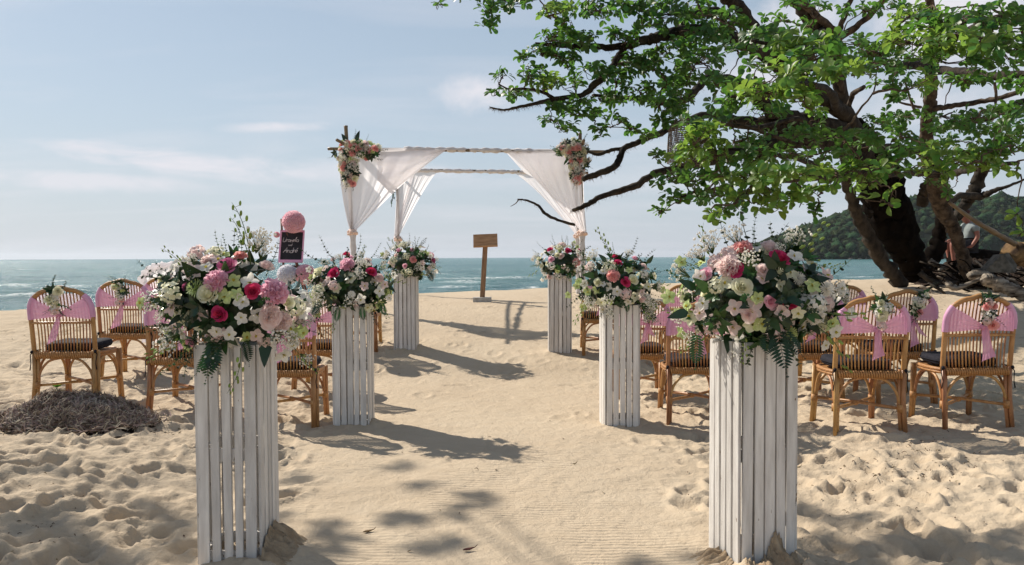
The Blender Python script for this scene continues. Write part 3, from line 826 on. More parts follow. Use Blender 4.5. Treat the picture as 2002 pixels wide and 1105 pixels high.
# limbs are given as (px, py, distance, radius px)
A = dict(moss=14)
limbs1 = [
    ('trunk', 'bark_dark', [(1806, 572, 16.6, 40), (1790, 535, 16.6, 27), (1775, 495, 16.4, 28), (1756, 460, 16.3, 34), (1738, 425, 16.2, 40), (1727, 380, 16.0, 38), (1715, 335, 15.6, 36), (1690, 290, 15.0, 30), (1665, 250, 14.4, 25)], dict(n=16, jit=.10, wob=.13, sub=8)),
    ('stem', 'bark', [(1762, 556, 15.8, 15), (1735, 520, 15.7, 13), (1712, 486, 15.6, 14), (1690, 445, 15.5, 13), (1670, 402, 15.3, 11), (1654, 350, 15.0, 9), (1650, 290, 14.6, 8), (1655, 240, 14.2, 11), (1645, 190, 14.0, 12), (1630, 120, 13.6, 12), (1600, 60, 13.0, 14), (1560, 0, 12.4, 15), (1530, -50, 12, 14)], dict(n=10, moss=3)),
    ('branch', 'bark_pale', [(1645, 190, 14.0, 8), (1640, 120, 13.5, 8), (1635, 68, 13.0, 8), (1600, 35, 12.6, 7), (1555, -5, 12.2, 7)], dict(moss=2)),
    ('branch', 'bark_pale', [(1636, 72, 13.0, 6), (1650, 35, 12.8, 5), (1668, -15, 12.6, 5)], dict(moss=1)),
    ('branch', 'bark_pale', [(1640, 74, 13.0, 7), (1690, 40, 12.6, 6), (1735, -8, 12.2, 6)], dict(moss=1)),
    ('branch', 'bark', [(1690, 290, 15.0, 20), (1640, 215, 13.6, 16), (1590, 180, 12.6, 15), (1548, 150, 12.0, 14), (1512, 118, 11.4, 14), (1472, 92, 10.8, 14), (1425, 74, 10.3, 13), (1380, 60, 10.0, 11), (1330, 63, 9.8, 12), (1290, 72, 9.6, 10), (1258, 80, 9.5, 9), (1220, 91, 9.4, 7), (1167, 92, 9.3, 6), (1110, 90, 9.2, 5), (1047, 85, 9.1, 3)], A),
    ('branch', 'bark', [(1222, 92, 9.4, 7), (1205, 118, 9.4, 6.5), (1188, 142, 9.3, 6.5), (1160, 168, 9.3, 7), (1140, 184, 9.2, 5), (1085, 194, 9.1, 4.5), (1045, 203, 9.0, 3.5), (1010, 210, 9.0, 2.6), (985, 215, 9.0, 2.0), (958, 210, 9.0, 1.2)], A),
    ('branch', 'bark', [(1085, 194, 9.1, 4), (1060, 180, 9.0, 3.2), (1025, 174, 8.9, 2.5), (995, 174, 8.9, 2), (975, 165, 8.8, 1.2)], dict(moss=5)),
    ('branch', 'bark', [(1330, 63, 9.8, 8), (1335, 45, 9.9, 8), (1352, 28, 10.0, 8), (1385, 20, 10.4, 8), (1420, 30, 10.8, 9)], dict(moss=6)),
    ('branch', 'bark', [(1540, 150, 11.8, 14), (1500, 90, 11.2, 13), (1470, 50, 10.8, 12), (1440, 10, 10.4, 12), (1400, -14, 10.1, 11), (1320, -20, 9.6, 9), (1220, -24, 9.2, 7), (1120, -14, 9.0, 5), (1000, 2, 8.8, 2.4), (930, -14, 8.8, 1.2)], dict(moss=8)),
    ('branch', 'bark', [(1560, 240, 13.0, 17), (1500, 210, 12.0, 14), (1450, 165, 11.4, 10), (1410, 155, 11, 9), (1384, 152, 10.8, 8), (1350, 186, 10.5, 8), (1311, 201, 10.2, 6), (1240, 192, 9.8, 4), (1160, 186, 9.4, 3)], dict(moss=7)),
    ('branch', 'bark', [(1680, 270, 14.6, 24), (1620, 250, 13.6, 21), (1560, 240, 13.0, 20), (1500, 246, 12.4, 15), (1440, 235, 11.8, 10), (1387, 224, 11.4, 7), (1340, 236, 11.0, 6.5), (1311, 251, 10.6, 6.5), (1250, 277, 10.2, 6), (1220, 292, 10.0, 6), (1205, 323, 9.9, 6.5), (1170, 340, 9.8, 6), (1140, 350, 9.7, 5)], A),
    ('branch', 'bark', [(1222, 290, 10.0, 4), (1195, 294, 10.0, 3.6), (1170, 302, 9.9, 3), (1148, 296, 9.9, 2)], dict(moss=4)),
    ('branch', 'bark', [(1690, 300, 15.0, 22), (1620, 275, 13.8, 20), (1560, 270, 13.0, 19), (1500, 285, 12.4, 18), (1421, 305, 11.6, 13), (1364, 320, 11.0, 8.5), (1281, 340, 10.4, 6.6), (1239, 365, 10.2, 6.4), (1182, 382, 10.0, 5.6), (1144, 402, 9.9, 4.8), (1118, 412, 9.95, 3)], dict(moss=22)),
    ('branch', 'bark', [(1125, 440, 13.6, 3), (1090, 430, 13.6, 2.6), (1066, 418, 13.6, 3.2), (1052, 402, 13.6, 2.4), (1030, 392, 13.6, 2), (1012, 390, 13.6, 1.4)], dict(moss=3, grow=False)),
    ('dead_twig', 'twig', [(1014, 391, 13.6, 1.2), (1008, 398, 13.6, .9), (998, 404, 13.6, .5)], dict(grow=False, n=5)),
    ('branch', 'bark', [(1652, 300, 14.6, 8), (1600, 258, 13, 5), (1560, 232, 12, 4), (1480, 250, 11, 4), (1400, 240, 10, 3.5)], dict(moss=3)),
    ('branch', 'bark_pale', [(1560, 282, 8.2, 3.4), (1510, 266, 8.0, 3.4), (1465, 250, 7.8, 3.0), (1410, 240, 7.7, 2.2)], dict()),
    ('branch', 'bark', [(1715, 335, 15.4, 14), (1640, 345, 13, 8), (1560, 350, 11, 6), (1480, 355, 9.6, 5), (1400, 370, 8.8, 4), (1330, 385, 8.4, 2.6)], dict(moss=4)),
    ('branch', 'bark', [(1654, 350, 15.0, 7), (1610, 330, 12, 6), (1560, 310, 9.5, 5), (1500, 300, 8, 4), (1420, 290, 7.2, 3)], dict(moss=4)),
    ('branch', 'bark', [(1640, 215, 13.6, 9), (1620, 180, 11, 8), (1560, 165, 8.5, 7), (1500, 175, 7.4, 5), (1430, 190, 6.8, 3)], dict(moss=3)),
    ('branch', 'bark', [(1600, 60, 13.0, 8), (1640, 85, 10.5, 7), (1620, 95, 8.6, 6), (1540, 92, 7.4, 4.5), (1470, 80, 7.0, 3)], dict(moss=2)),
]
E1 = [  # px centre, radii, rosettes, distance, spread, tint
    (856, 10, 16, 9, 3, 8.8, .1, 'leaf'), (905, -8, 50, 8, 5, 8.8, .2, 'leaf'), (965, 18, 26, 16, 9, 8.7, .2, 'leaf'), (952, 48, 14, 14, 7, 8.7, .1, 'leaf'),
    (1010, 4, 40, 12, 10, 8.8, .2, 'leaf'), (1085, 18, 40, 20, 15, 8.9, .3, 'leaf_bright'), (1115, 44, 18, 10, 5, 8.9, .2, 'leaf'), (1160, 22, 40, 22, 18, 9.0, .3, 'leaf'),
    (1225, 14, 50, 20, 18, 9.1, .3, 'leaf'), (1290, 18, 60, 24, 26, 9.2, .4, 'leaf'), (1360, 18, 50, 26, 22, 9.3, .5, 'leaf'), (1200, 62, 22, 12, 6, 9.2, .2, 'leaf'),
    (1270, 50, 30, 16, 9, 9.3, .3, 'leaf'), (1100, 72, 44, 18, 18, 9.1, .3, 'leaf'), (1058, 100, 22, 14, 9, 9.0, .2, 'leaf'), (1150, 78, 40, 14, 13, 9.2, .3, 'leaf'),
    (1110, 108, 40, 12, 10, 9.1, .3, 'leaf'), (1225, 78, 30, 12, 9, 9.3, .3, 'leaf'), (1022, 116, 12, 10, 4, 9.0, .1, 'leaf'), (1112, 132, 14, 7, 3, 9.0, .1, 'leaf'),
    (985, 148, 12, 12, 5, 8.8, .1, 'leaf'), (1045, 148, 28, 18, 14, 8.9, .2, 'leaf'), (1075, 165, 28, 14, 11, 9.0, .3, 'leaf_bright'), (970, 180, 12, 7, 3, 8.8, .1, 'leaf'),
    (1005, 185, 26, 8, 8, 8.9, .2, 'leaf'), (1115, 160, 26, 14, 10, 9.1, .3, 'leaf'), (1165, 140, 26, 20, 14, 9.2, .3, 'leaf'), (1215, 150, 30, 24, 16, 9.4, .4, 'leaf'),
    (1120, 205, 50, 12, 14, 9.1, .3, 'leaf'), (1180, 195, 40, 14, 14, 9.3, .3, 'leaf'), (1075, 235, 18, 10, 6, 9.0, .1, 'leaf'), (1110, 250, 22, 12, 7, 9.0, .2, 'leaf'),
    (1165, 225, 14, 16, 6, 9.2, .2, 'leaf'), (1175, 258, 12, 14, 5, 9.2, .1, 'leaf'), (1125, 222, 22, 10, 6, 9.1, .2, 'leaf'), (1205, 235, 12, 16, 5, 9.2, .1, 'leaf'), (1230, 254, 12, 10, 4, 9.3, .1, 'leaf'),
    (1232, 120, 26, 20, 12, 9.5, .3, 'leaf'), (1270, 130, 34, 28, 20, 9.6, .5, 'leaf'), (1320, 150, 40, 30, 26, 9.6, .6, 'leaf'), (1250, 180, 34, 24, 18, 9.4, .4, 'leaf'),
    (1320, 200, 46, 26, 26, 9.3, .6, 'leaf'), (1290, 105, 40, 18, 14, 9.6, .4, 'leaf'), (1370, 110, 40, 24, 22, 9.4, .6, 'leaf'), (1380, 60, 44, 24, 26, 9.2, .5, 'leaf'),
    (1340, 90, 34, 16, 12, 9.4, .4, 'leaf'), (1430, 40, 36, 30, 20, 9.0, .5, 'leaf'), (1400, 160, 40, 26, 24, 8.8, .6, 'leaf'), (1265, 262, 14, 12, 5, 9.4, .2, 'leaf'),
    (1300, 230, 22, 12, 7, 9.2, .2, 'leaf'), (1370, 265, 44, 28, 22, 7.2, .4, 'leaf_bright'), (1350, 245, 22, 12, 7, 7.4, .2, 'leaf'), (1285, 300, 14, 14, 5, 8.6, .2, 'leaf'),
    (1440, 95, 34, 22, 12, 8.4, .4, 'leaf'), (1485, 65, 34, 16, 12, 7.6, .4, 'leaf'), (1520, 75, 50, 20, 22, 7.4, .4, 'leaf'), (1570, 82, 60, 20, 26, 7.2, .4, 'leaf_bright'),
    (1640, 80, 60, 18, 22, 7.3, .4, 'leaf'), (1600, 108, 70, 18, 24, 6.9, .4, 'leaf'), (1480, 125, 20, 14, 7, 7.6, .3, 'leaf'), (1520, 135, 40, 20, 18, 6.8, .3, 'leaf_bright'),
    (1580, 140, 60, 20, 24, 6.4, .3, 'leaf_bright'), (1650, 140, 54, 20, 20, 6.3, .3, 'leaf_bright'), (1450, 165, 40, 18, 15, 7.4, .3, 'leaf'), (1490, 180, 60, 24, 26, 6.6, .3, 'leaf_bright'),
    (1550, 185, 50, 20, 18, 6.5, .3, 'leaf_bright'), (1430, 200, 40, 22, 16, 7.0, .3, 'leaf'), (1590, 205, 20, 18, 7, 6.5, .2, 'leaf_bright'), (1420, 230, 40, 12, 10, 8.0, .3, 'leaf'),
    (1500, 215, 50, 12, 10, 7.6, .3, 'leaf'), (1530, 5, 30, 12, 8, 9.0, .3, 'leaf'), (1510, 40, 20, 16, 7, 9.5, .3, 'leaf'), (1600, 12, 30, 14, 10, 9.0, .3, 'leaf'), (1570, 50, 20, 10, 5, 9.5, .3, 'leaf'),
    (1660, 20, 20, 18, 6, 10.0, .3, 'leaf'), (1700, 15, 24, 16, 8, 9.4, .4, 'leaf'), (1750, 10, 30, 16, 8, 9.0, .4, 'leaf'),
    (1400, 300, 40, 24, 18, 7.2, .4, 'leaf_bright'), (1340, 300, 26, 22, 9, 7.2, .2, 'leaf_bright'), (1460, 275, 50, 20, 18, 8.2, .5, 'leaf'), (1540, 262, 60, 18, 18, 8.6, .5, 'leaf'),
    (1450, 310, 60, 24, 24, 7.6, .5, 'leaf'), (1540, 300, 60, 20, 22, 7.8, .5, 'leaf'), (1620, 265, 50, 20, 16, 8.4, .5, 'leaf'), (1610, 300, 60, 18, 18, 8.0, .5, 'leaf'),
    (1320, 350, 40, 20, 15, 8.4, .4, 'leaf'), (1390, 345, 50, 18, 20, 7.8, .4, 'leaf'), (1470, 345, 60, 20, 26, 7.0, .4, 'leaf_bright'), (1540, 345, 60, 24, 26, 6.6, .3, 'leaf_bright'),
    (1600, 340, 50, 18, 18, 6.8, .3, 'leaf_bright'), (1330, 385, 40, 14, 12, 8.6, .3, 'leaf'), (1400, 382, 44, 16, 15, 8.0, .3, 'leaf'), (1480, 382, 50, 14, 16, 7.2, .3, 'leaf_bright'),
    (1540, 390, 44, 14, 12, 6.8, .2, 'leaf_bright'), (1590, 372, 36, 12, 9, 6.8, .2, 'leaf_bright'), (1290, 408, 14, 10, 4, 8.6, .1, 'leaf'), (1400, 425, 20, 10, 4, 6.4, .1, 'leaf_bright'),
    (1420, 412, 30, 10, 5, 7.0, .2, 'leaf'), (1590, 410, 14, 16, 5, 7.0, .1, 'leaf'), (1505, 412, 20, 8, 3, 7.0, .1, 'leaf_bright'),
    (1350, 130, 60, 50, 10, 11.0, .6, 'leaf'), (1450, 230, 80, 40, 10, 11.5, .8, 'leaf'), (1600, 230, 90, 40, 8, 11.5, .8, 'leaf'), (1500, 330, 120, 40, 12, 11.0, .8, 'leaf'),
]
bx = P(1800, 560, 16.4)
T1 = grow_tree('beach_almond_tree', 'large dark leaning tree with long leafy limbs reaching left towards the arbor', (bx.x, bx.y, zs(bx.x, bx.y) - .05), limbs1, E1, 11, dens=.92)

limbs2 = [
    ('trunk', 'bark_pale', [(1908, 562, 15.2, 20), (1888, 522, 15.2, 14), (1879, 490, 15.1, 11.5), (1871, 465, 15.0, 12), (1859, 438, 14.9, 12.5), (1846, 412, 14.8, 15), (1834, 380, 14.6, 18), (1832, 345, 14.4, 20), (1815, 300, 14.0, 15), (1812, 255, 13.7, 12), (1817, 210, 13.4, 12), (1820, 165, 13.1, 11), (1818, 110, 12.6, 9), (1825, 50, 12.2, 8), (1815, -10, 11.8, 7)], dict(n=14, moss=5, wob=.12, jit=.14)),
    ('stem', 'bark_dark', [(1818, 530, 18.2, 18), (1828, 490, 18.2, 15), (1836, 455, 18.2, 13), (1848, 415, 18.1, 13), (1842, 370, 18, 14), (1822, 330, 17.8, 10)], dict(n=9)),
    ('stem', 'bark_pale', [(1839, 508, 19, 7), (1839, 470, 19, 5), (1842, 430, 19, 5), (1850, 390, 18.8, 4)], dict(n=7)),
    ('branch', 'bark', [(1800, 400, 15.2, 10), (1810, 370, 15.0, 12), (1830, 345, 14.7, 14)], dict(n=8)),
    ('branch', 'bark', [(1868, 430, 16.4, 8), (1890, 400, 16.4, 11), (1905, 372, 16.3, 12), (1917, 340, 16.2, 11), (1940, 290, 15.6, 8), (1960, 240, 15, 7)], dict(moss=4)),
    ('branch', 'bark', [(1850, 398, 15.4, 5), (1880, 382, 15.6, 6), (1915, 384, 16.2, 7), (1940, 374, 15.9, 5), (1975, 362, 15.6, 2.6), (2010, 348, 15.4, 2)], dict(moss=5)),
    ('branch', 'bark', [(1815, 300, 14.0, 8), (1770, 290, 13, 6), (1720, 285, 12, 5), (1670, 288, 11, 4)], dict(moss=5)),
    ('branch', 'bark_pale', [(1820, 215, 13.4, 6), (1860, 208, 13.0, 5), (1910, 200, 12.6, 5), (1960, 190, 12.2, 5), (2020, 170, 11.8, 4)], dict(moss=3)),
    ('branch', 'bark', [(1812, 255, 13.7, 7), (1870, 245, 12.8, 6), (1930, 232, 12.2, 6), (1980, 205, 11.8, 6), (2040, 190, 11.4, 6)], dict(moss=3)),
    ('branch', 'bark', [(1818, 130, 12.8, 9), (1760, 128, 11, 8), (1720, 120, 10, 7), (1700, 130, 9.2, 4)], dict(moss=3)),
    ('branch', 'bark', [(1818, 140, 12.8, 9), (1870, 140, 11, 8), (1930, 148, 9.6, 8), (1990, 145, 8.8, 8), (2060, 150, 8.4, 7)], dict(moss=6)),
    ('branch', 'bark', [(1832, 340, 14.4, 10), (1880, 335, 12, 7), (1930, 325, 9.5, 5), (1990, 318, 8.2, 4)], dict(moss=3)),
    ('branch', 'bark', [(1832, 340, 14.4, 10), (1790, 338, 11.5, 6), (1730, 345, 9.0, 4), (1680, 350, 7.6, 3)], dict(moss=3)),
    ('branch', 'bark', [(1820, 100, 12.4, 7), (1870, 70, 10, 6), (1920, 45, 8.6, 6), (1990, 20, 7.8, 5)], dict(moss=2)),
    ('branch', 'bark_pale', [(1640, 300, 14.4, 4), (1650, 250, 14, 4), (1665, 190, 13.6, 5), (1690, 170, 13.2, 4)], dict(grow=False)),
    ('branch', 'twig', [(1800, 210, 14, 3), (1760, 200, 13.6, 2), (1730, 185, 13.4, 1)], dict(grow=False, n=5)),
    ('branch', 'twig', [(1770, 160, 12, 2), (1782, 200, 12, 2.5), (1795, 225, 12, 3)], dict(grow=False, n=5)),
    ('branch', 'twig', [(1945, 160, 11, 3), (1948, 195, 11, 2.6), (1940, 225, 11, 2)], dict(grow=False, n=5)),
]
E2 = [
    (1720, 100, 50, 22, 20, 8.2, .4, 'leaf'), (1700, 130, 44, 20, 16, 7.6, .4, 'leaf'), (1780, 75, 50, 30, 22, 7.6, .4, 'leaf_bright'), (1790, 30, 50, 30, 22, 8.2, .5, 'leaf_bright'),
    (1850, 80, 60, 30, 28, 7.0, .4, 'leaf_bright'), (1830, 40, 60, 34, 28, 7.4, .5, 'leaf'), (1900, 40, 60, 34, 30, 7.0, .5, 'leaf'), (1960, 30, 50, 36, 28, 6.8, .4, 'leaf'),
    (1930, 75, 60, 26, 28, 6.6, .4, 'leaf_bright'), (1985, 90, 40, 30, 18, 6.6, .4, 'leaf'), (1880, 115, 70, 20, 22, 7.4, .5, 'leaf'), (1800, 112, 60, 20, 20, 8.0, .5, 'leaf'),
    (1950, 125, 60, 20, 18, 8.0, .5, 'leaf'), (1760, 140, 40, 16, 12, 9.0, .5, 'leaf'), (1900, 155, 60, 12, 14, 9.0, .5, 'leaf'), (1985, 160, 40, 20, 14, 8.6, .5, 'leaf'),
    (1745, 165, 40, 16, 14, 10.0, .5, 'leaf'), (1765, 190, 40, 14, 12, 10.5, .5, 'leaf'), (1808, 160, 16, 24, 8, 6.8, .2, 'leaf_bright'), (1740, 240, 50, 16, 18, 11.0, .7, 'leaf'),
    (1720, 225, 30, 10, 6, 11.0, .5, 'leaf'), (1790, 225, 40, 14, 14, 11.0, .7, 'leaf'), (1860, 230, 50, 14, 18, 11.0, .7, 'leaf'), (1920, 222, 50, 16, 20, 10.6, .7, 'leaf'),
    (1980, 215, 50, 22, 22, 9.8, .6, 'leaf'), (1850, 250, 60, 12, 16, 10.0, .6, 'leaf'), (1930, 250, 60, 14, 18, 9.4, .6, 'leaf'), (1990, 255, 40, 20, 14, 8.4, .4, 'leaf'),
    (1700, 262, 40, 18, 14, 9.4, .5, 'leaf'), (1750, 262, 30, 16, 9, 9.0, .4, 'leaf'), (1645, 265, 20, 12, 6, 7.4, .2, 'leaf'), (1700, 285, 40, 12, 9, 10, .5, 'leaf'),
    (1760, 300, 34, 22, 14, 7.8, .3, 'leaf'), (1800, 280, 40, 16, 12, 8.6, .5, 'leaf'), (1870, 275, 40, 10, 8, 9.5, .5, 'leaf'), (1840, 300, 40, 18, 15, 6.8, .3, 'leaf_bright'),
    (1880, 312, 40, 18, 16, 6.6, .3, 'leaf_bright'), (1930, 300, 50, 16, 16, 6.8, .3, 'leaf_bright'), (1970, 290, 40, 20, 14, 6.8, .3, 'leaf'), (1950, 325, 50, 12, 12, 6.8, .2, 'leaf_bright'),
    (1830, 335, 40, 14, 10, 6.8, .3, 'leaf_bright'), (1690, 330, 40, 16, 15, 6.8, .3, 'leaf_bright'), (1740, 335, 44, 16, 15, 7.0, .3, 'leaf'), (1650, 330, 30, 16, 9, 7.0, .2, 'leaf'),
    (1700, 355, 34, 12, 8, 6.8, .2, 'leaf_bright'), (1630, 362, 24, 10, 4, 6.8, .1, 'leaf_bright'), (1690, 388, 10, 10, 2, 6.4, .05, 'leaf_bright'), (1750, 372, 10, 14, 3, 6.4, .05, 'leaf_bright'), (1742, 398, 8, 8, 1, 6.4, .05, 'leaf_bright'),
    (1830, 360, 30, 14, 7, 11.0, .3, 'leaf'), (1860, 375, 14, 14, 4, 12.5, .3, 'leaf'), (1990, 420, 8, 6, 1, 8, .05, 'leaf_bright'), (1998, 455, 8, 6, 1, 8, .05, 'leaf_bright'),
    (2050, 60, 60, 80, 30, 7, .6, 'leaf'), (2060, 240, 60, 90, 30, 8, .6, 'leaf'),
    (1850, 120, 140, 50, 8, 11.5, .8, 'leaf'), (1900, 60, 120, 60, 8, 10.5, .8, 'leaf'),
]
bx = P(1925, 560, 15.2)
T2 = grow_tree('beach_almond_tree', 'rough barked tree right of the dark one with a person seated behind its trunk', (bx.x, bx.y, zs(bx.x, bx.y) - .05), limbs2, E2, 23, dens=.90)

# the tree standing left of the view whose high crown dapples the sand in front
def shade_tree():
    base = Vector((-12.5, 8.0, zg(-12.5, 8.0) - .05))
    root = empty('shade_tree', base, label='tall leafy tree beyond the left edge of the view shading the near sand', cat='tree')
    rr = random.Random(9)
    t_ = MB(); t_.tube([base - base, Vector((.3, 0, 2)), Vector((.9, .1, 4)), Vector((1.6, .1, 6.2))], [.34, .27, .22, .16], n=12, wob=.1); t_.build('trunk', mt['bark'], root)
    z = 6.0
    k = z / math.tan(R(SUN_EL)); sx, sy = k * sd.x / math.hypot(sd.x, sd.y), k * sd.y / math.hypot(sd.x, sd.y)
    spots = []
    for px, py, w, h, n_ in [(60, 1000, 90, 16, 14), (30, 1040, 90, 22, 14), (180, 1070, 130, 18, 18), (60, 1095, 140, 10, 12), (330, 1025, 60, 12, 10), (400, 1080, 90, 10, 8), (740, 1018, 70, 8, 7), (640, 1040, 90, 10, 7), (910, 975, 60, 8, 7), (890, 1000, 70, 7, 6), (640, 1092, 100, 8, 8), (560, 1020, 50, 8, 5),
                             (810, 1072, 60, 6, 4), (1640, 1003, 80, 7, 9), (1330, 1082, 60, 7, 6), (1700, 1075, 120, 8, 14), (1870, 1085, 140, 14, 22), (1960, 1075, 70, 12, 12), (1600, 1030, 40, 6, 4), (1780, 1050, 60, 6, 5)]:
        for q in range(max(2, int(n_ * .42))):
            a = rr.uniform(0, 2 * PI); s_ = math.sqrt(rr.random())
            g = G(px + w * s_ * math.cos(a), min(py + h * s_ * math.sin(a), 1300))
            dz = rr.uniform(-.35, .35)
            kk = (z + dz) / z
            spots.append(Vector((g.x + sx * kk, g.y + sy * kk, z + dz + g.z)) - base)
    # limbs towards clusters of spots
    br = MB(); L0 = Vector((1.6, .1, 6.2))
    hubs = [Vector((3.6, -1.3, 6.7)), Vector((5.5, -1.5, 6.6)), Vector((7.4, -1.5, 6.7)), Vector((9.0, -1.4, 6.7)), Vector((10.4, -1.4, 6.7)), Vector((3.0, -1.8, 6.5))]
    prev = L0
    for i, hpt in enumerate(hubs[:5]):
        bm_ = MB(); bm_.tube([prev, prev.lerp(hpt, .5) + Vector((0, 0, .12)), hpt], [.10 - .016 * i, .09 - .016 * i, .08 - .016 * i], n=8, wob=.1); bm_.build('branch', mt['bark'], root); prev = hpt
    bm_ = MB(); bm_.tube([L0, hubs[5]], [.08, .04], n=8, wob=.1); bm_.build('branch', mt['bark'], root)
    mats = []
    for p in spots:
        hb = min(hubs, key=lambda q: (q - p).length)
        br.tube([hb, hb.lerp(p, .5) + Vector((0, 0, -.05)), p], [.012, .009, .004], n=4, cap=False)
        for c in range(1):
            pp = p + Vector((rr.uniform(-.12, .12), rr.uniform(-.12, .12), rr.uniform(-.08, .08)))
            for j in range(7):
                t = j * .9 + rr.uniform(-.3, .3)
                mats.append(frame(pp, Vector((math.cos(t), math.sin(t), rr.uniform(-.1, .6))), rr.uniform(-.4, .4), .12 * rr.uniform(.7, 1.1)))
    # some more of its crown round the trunk
    for c in range(160):
        pp = Vector((rr.gauss(.6, 2.0), rr.gauss(0, 2.2), 7.4 + rr.gauss(0, .7)))
        br.tube([L0, L0.lerp(pp, .6) + Vector((0, 0, .2)), pp], [.02, .012, .004], n=4, cap=False)
        for j in range(8):
            t = j * .8 + rr.uniform(-.3, .3)
            mats.append(frame(pp, Vector((math.cos(t), math.sin(t), rr.uniform(-.1, .6))), rr.uniform(-.4, .4), .13 * rr.uniform(.7, 1.1)))
    br.build('twigs', mt['twig'], root, kind='stuff')
    v, f = scatter(LV, LF, np.array(mats))
    link('crown_leaves', np_mesh('crown_leaves', v, f, mt['leaf']), root, kind='stuff')
shade_tree()

# ------------------------------------------------------------------ roots, logs, rock, pole under the trees
def root_tangle():
    rr = random.Random(31)
    base = P(1900, 560, 15.6)
    root = empty('tree_roots', (base.x, base.y, zs(base.x, base.y)), label='tangle of dark exposed roots on the bank under the two shore trees', cat='roots')
    inv = root.location
    for k in range(95):
        px = rr.uniform(1795, 2030); py = rr.uniform(505, 565)
        D = rr.uniform(14.6, 16.6)
        n_ = rr.randint(3, 5)
        pts = []
        x, y = px, py; a = rr.uniform(-.7, .9) * (1 if rr.random() < .5 else -1)
        for j in range(n_ + 1):
            q = P(x, y, D - j * .08); q.z = max(q.z, zs(q.x, q.y) - .02)
            pts.append(q - inv)
            x += rr.uniform(12, 28) * math.cos(a) * (1 if rr.random() < .85 else -1); y += rr.uniform(3, 16)
        r0 = rr.choice([.012, .018, .025, .035, .055])
        sp_ = spline([p[:] for p in pts], 10)
        m_ = MB(); m_.tube([Vector(p) for p in sp_], [r0 * (1 - .06 * i) for i in range(11)], n=7, wob=.18, seed=k)
        m_.build('root', mt[rr.choice(['bark_dark', 'bark', 'bark_dark', 'driftwood'])], root)
    # bank of earth and root mat
    m_ = MB()
    def f(u, v):
        x = 2.0 + (u - .5) * 4.2; y = (v - .5) * 2.2
        e = math.sin(PI * u) ** .6 * math.sin(PI * v) ** .6
        h = .40 * e * (1 + 1.3 * float(fbm(np.array(x * 2.2), np.array(y * 2.2), 4))) + .16 * e * float(fbm(np.array(x * 9), np.array(y * 9), 3))
        return (x - .9, y + .9, h - .12)
    m_.grid(f, 70, 34); m_.build('root_mat', mt['seagrass_core'], root)
root_tangle()

def log(name, label, pts, mat, cat='log', n=14, seed=0, end=None):
    w = []
    for px, py, D, rp in pts:
        p = P(px, py, D); w.append([p.x, p.y, p.z, rp * D / F])
    b = Vector(w[0][:3])
    m_ = MB(); sp_ = spline(w, (len(w) - 1) * 9)
    rr = random.Random(seed); m_.tube([Vector(q[:3]) - b for q in sp_], [q[3] * (1 + rr.uniform(-.10, .10)) * (.55 if k in (0, len(sp_) - 1) and mat == 'driftwood' else 1) for k, q in enumerate(sp_)], n=n, wob=.17 if n > 10 else .08, seed=seed)
    return m_.build(name, mt[mat], loc=b, label=label, cat=cat)
log('driftwood_log', 'thick grey driftwood log lying on the sand behind the rightmost chair', [(1922, 545, 13.6, 9), (1935, 549, 13.6, 13), (1960, 559, 13.5, 14), (1985, 570, 13.4, 13), (2040, 592, 13.3, 12)], 'driftwood', seed=2)
log('driftwood_log', 'short pale driftwood stump end beside the pale tree roots', [(1893, 541, 14.3, 6), (1902, 538, 14.3, 8), (1916, 536, 14.3, 8.5), (1934, 538, 14.3, 6)], 'driftwood', seed=5)
log('driftwood_branch', 'thin bent driftwood branch leaning over the roots', [(1850, 550, 14.2, 4), (1858, 561, 14.1, 4.5), (1872, 564, 14.1, 4), (1905, 550, 14.1, 3.6), (1938, 535, 14.1, 2.6)], 'driftwood', cat='branch', seed=7)
log('sawn_log', 'short orange brown sawn log propped at the right edge beside the pole', [(1975, 492, 14.6, 20), (1992, 497, 14.7, 22), (2030, 505, 15.0, 22)], 'log_orange', seed=3, n=12)
log('bamboo_pole', 'long slanting bamboo pole running down from the pale tree to the sawn log', [(1856, 396, 14.3, 3.4), (1900, 428, 14.4, 4.4), (1945, 455, 14.45, 5), (1985, 478, 14.5, 5.6)], 'bamboo', cat='pole', seed=1, n=8)
c = P(1952, 517, 14.4)
m_ = MB(); m_.add([(-.34, -.1, -.14), (-.02, -.16, .20), (.12, -.1, .22), (.28, -.12, -.02), (.16, -.22, -.16), (-.3, .15, -.14), (0, .16, .18), (.26, .15, .0), (.2, .2, -.16)], [(0, 4, 3, 2, 1), (1, 2, 7, 6), (2, 3, 7), (3, 4, 8, 7), (0, 1, 6, 5), (5, 6, 7, 8), (0, 5, 8, 4)])
m_.build('rock', mt['rock'], smooth=False, loc=c, label='grey angular rock perched on the roots left of the sawn log', cat='rock')

def palm():
    c = P(1995, 215, 7.6)
    root = empty('palm_frond', c + Vector((.25, .1, .25)), label='hanging palm frond tip at the right edge of the view', cat='palm frond')
    o = -(c + Vector((.25, .1, .25))) + c
    st = [Vector((.25, .05, .16)), Vector((.12, 0, .12)), Vector((0, 0, .02)), Vector((-.1, 0, -.1))]
    m_ = MB(); m_.tube([p + o for p in st], [.006, .005, .004, .002], n=5); m_.build('stalk', mt['stem'], root)
    l_ = MB(); rr = random.Random(2)
    for i in range(46):
        t = i / 46 * 2.95; k = int(t); p = st[k].lerp(st[k + 1], t - k) + o
        d = Vector((rr.uniform(-.6, -.1), rr.uniform(-.2, .2), rr.uniform(-1, -.5))).normalized()
        L = rr.uniform(.12, .22)
        s_ = Vector((.004, .002, 0))
        l_.add([p - s_, p + s_, p + d * L * .6 + s_ * .8, p + d * L * .6 - s_ * .8, p + d * L + Vector((0, 0, -.01))], [(0, 1, 2, 3), (3, 2, 4)])
    l_.build('leaflets', mt['green_mid'], root, kind='stuff')
palm()

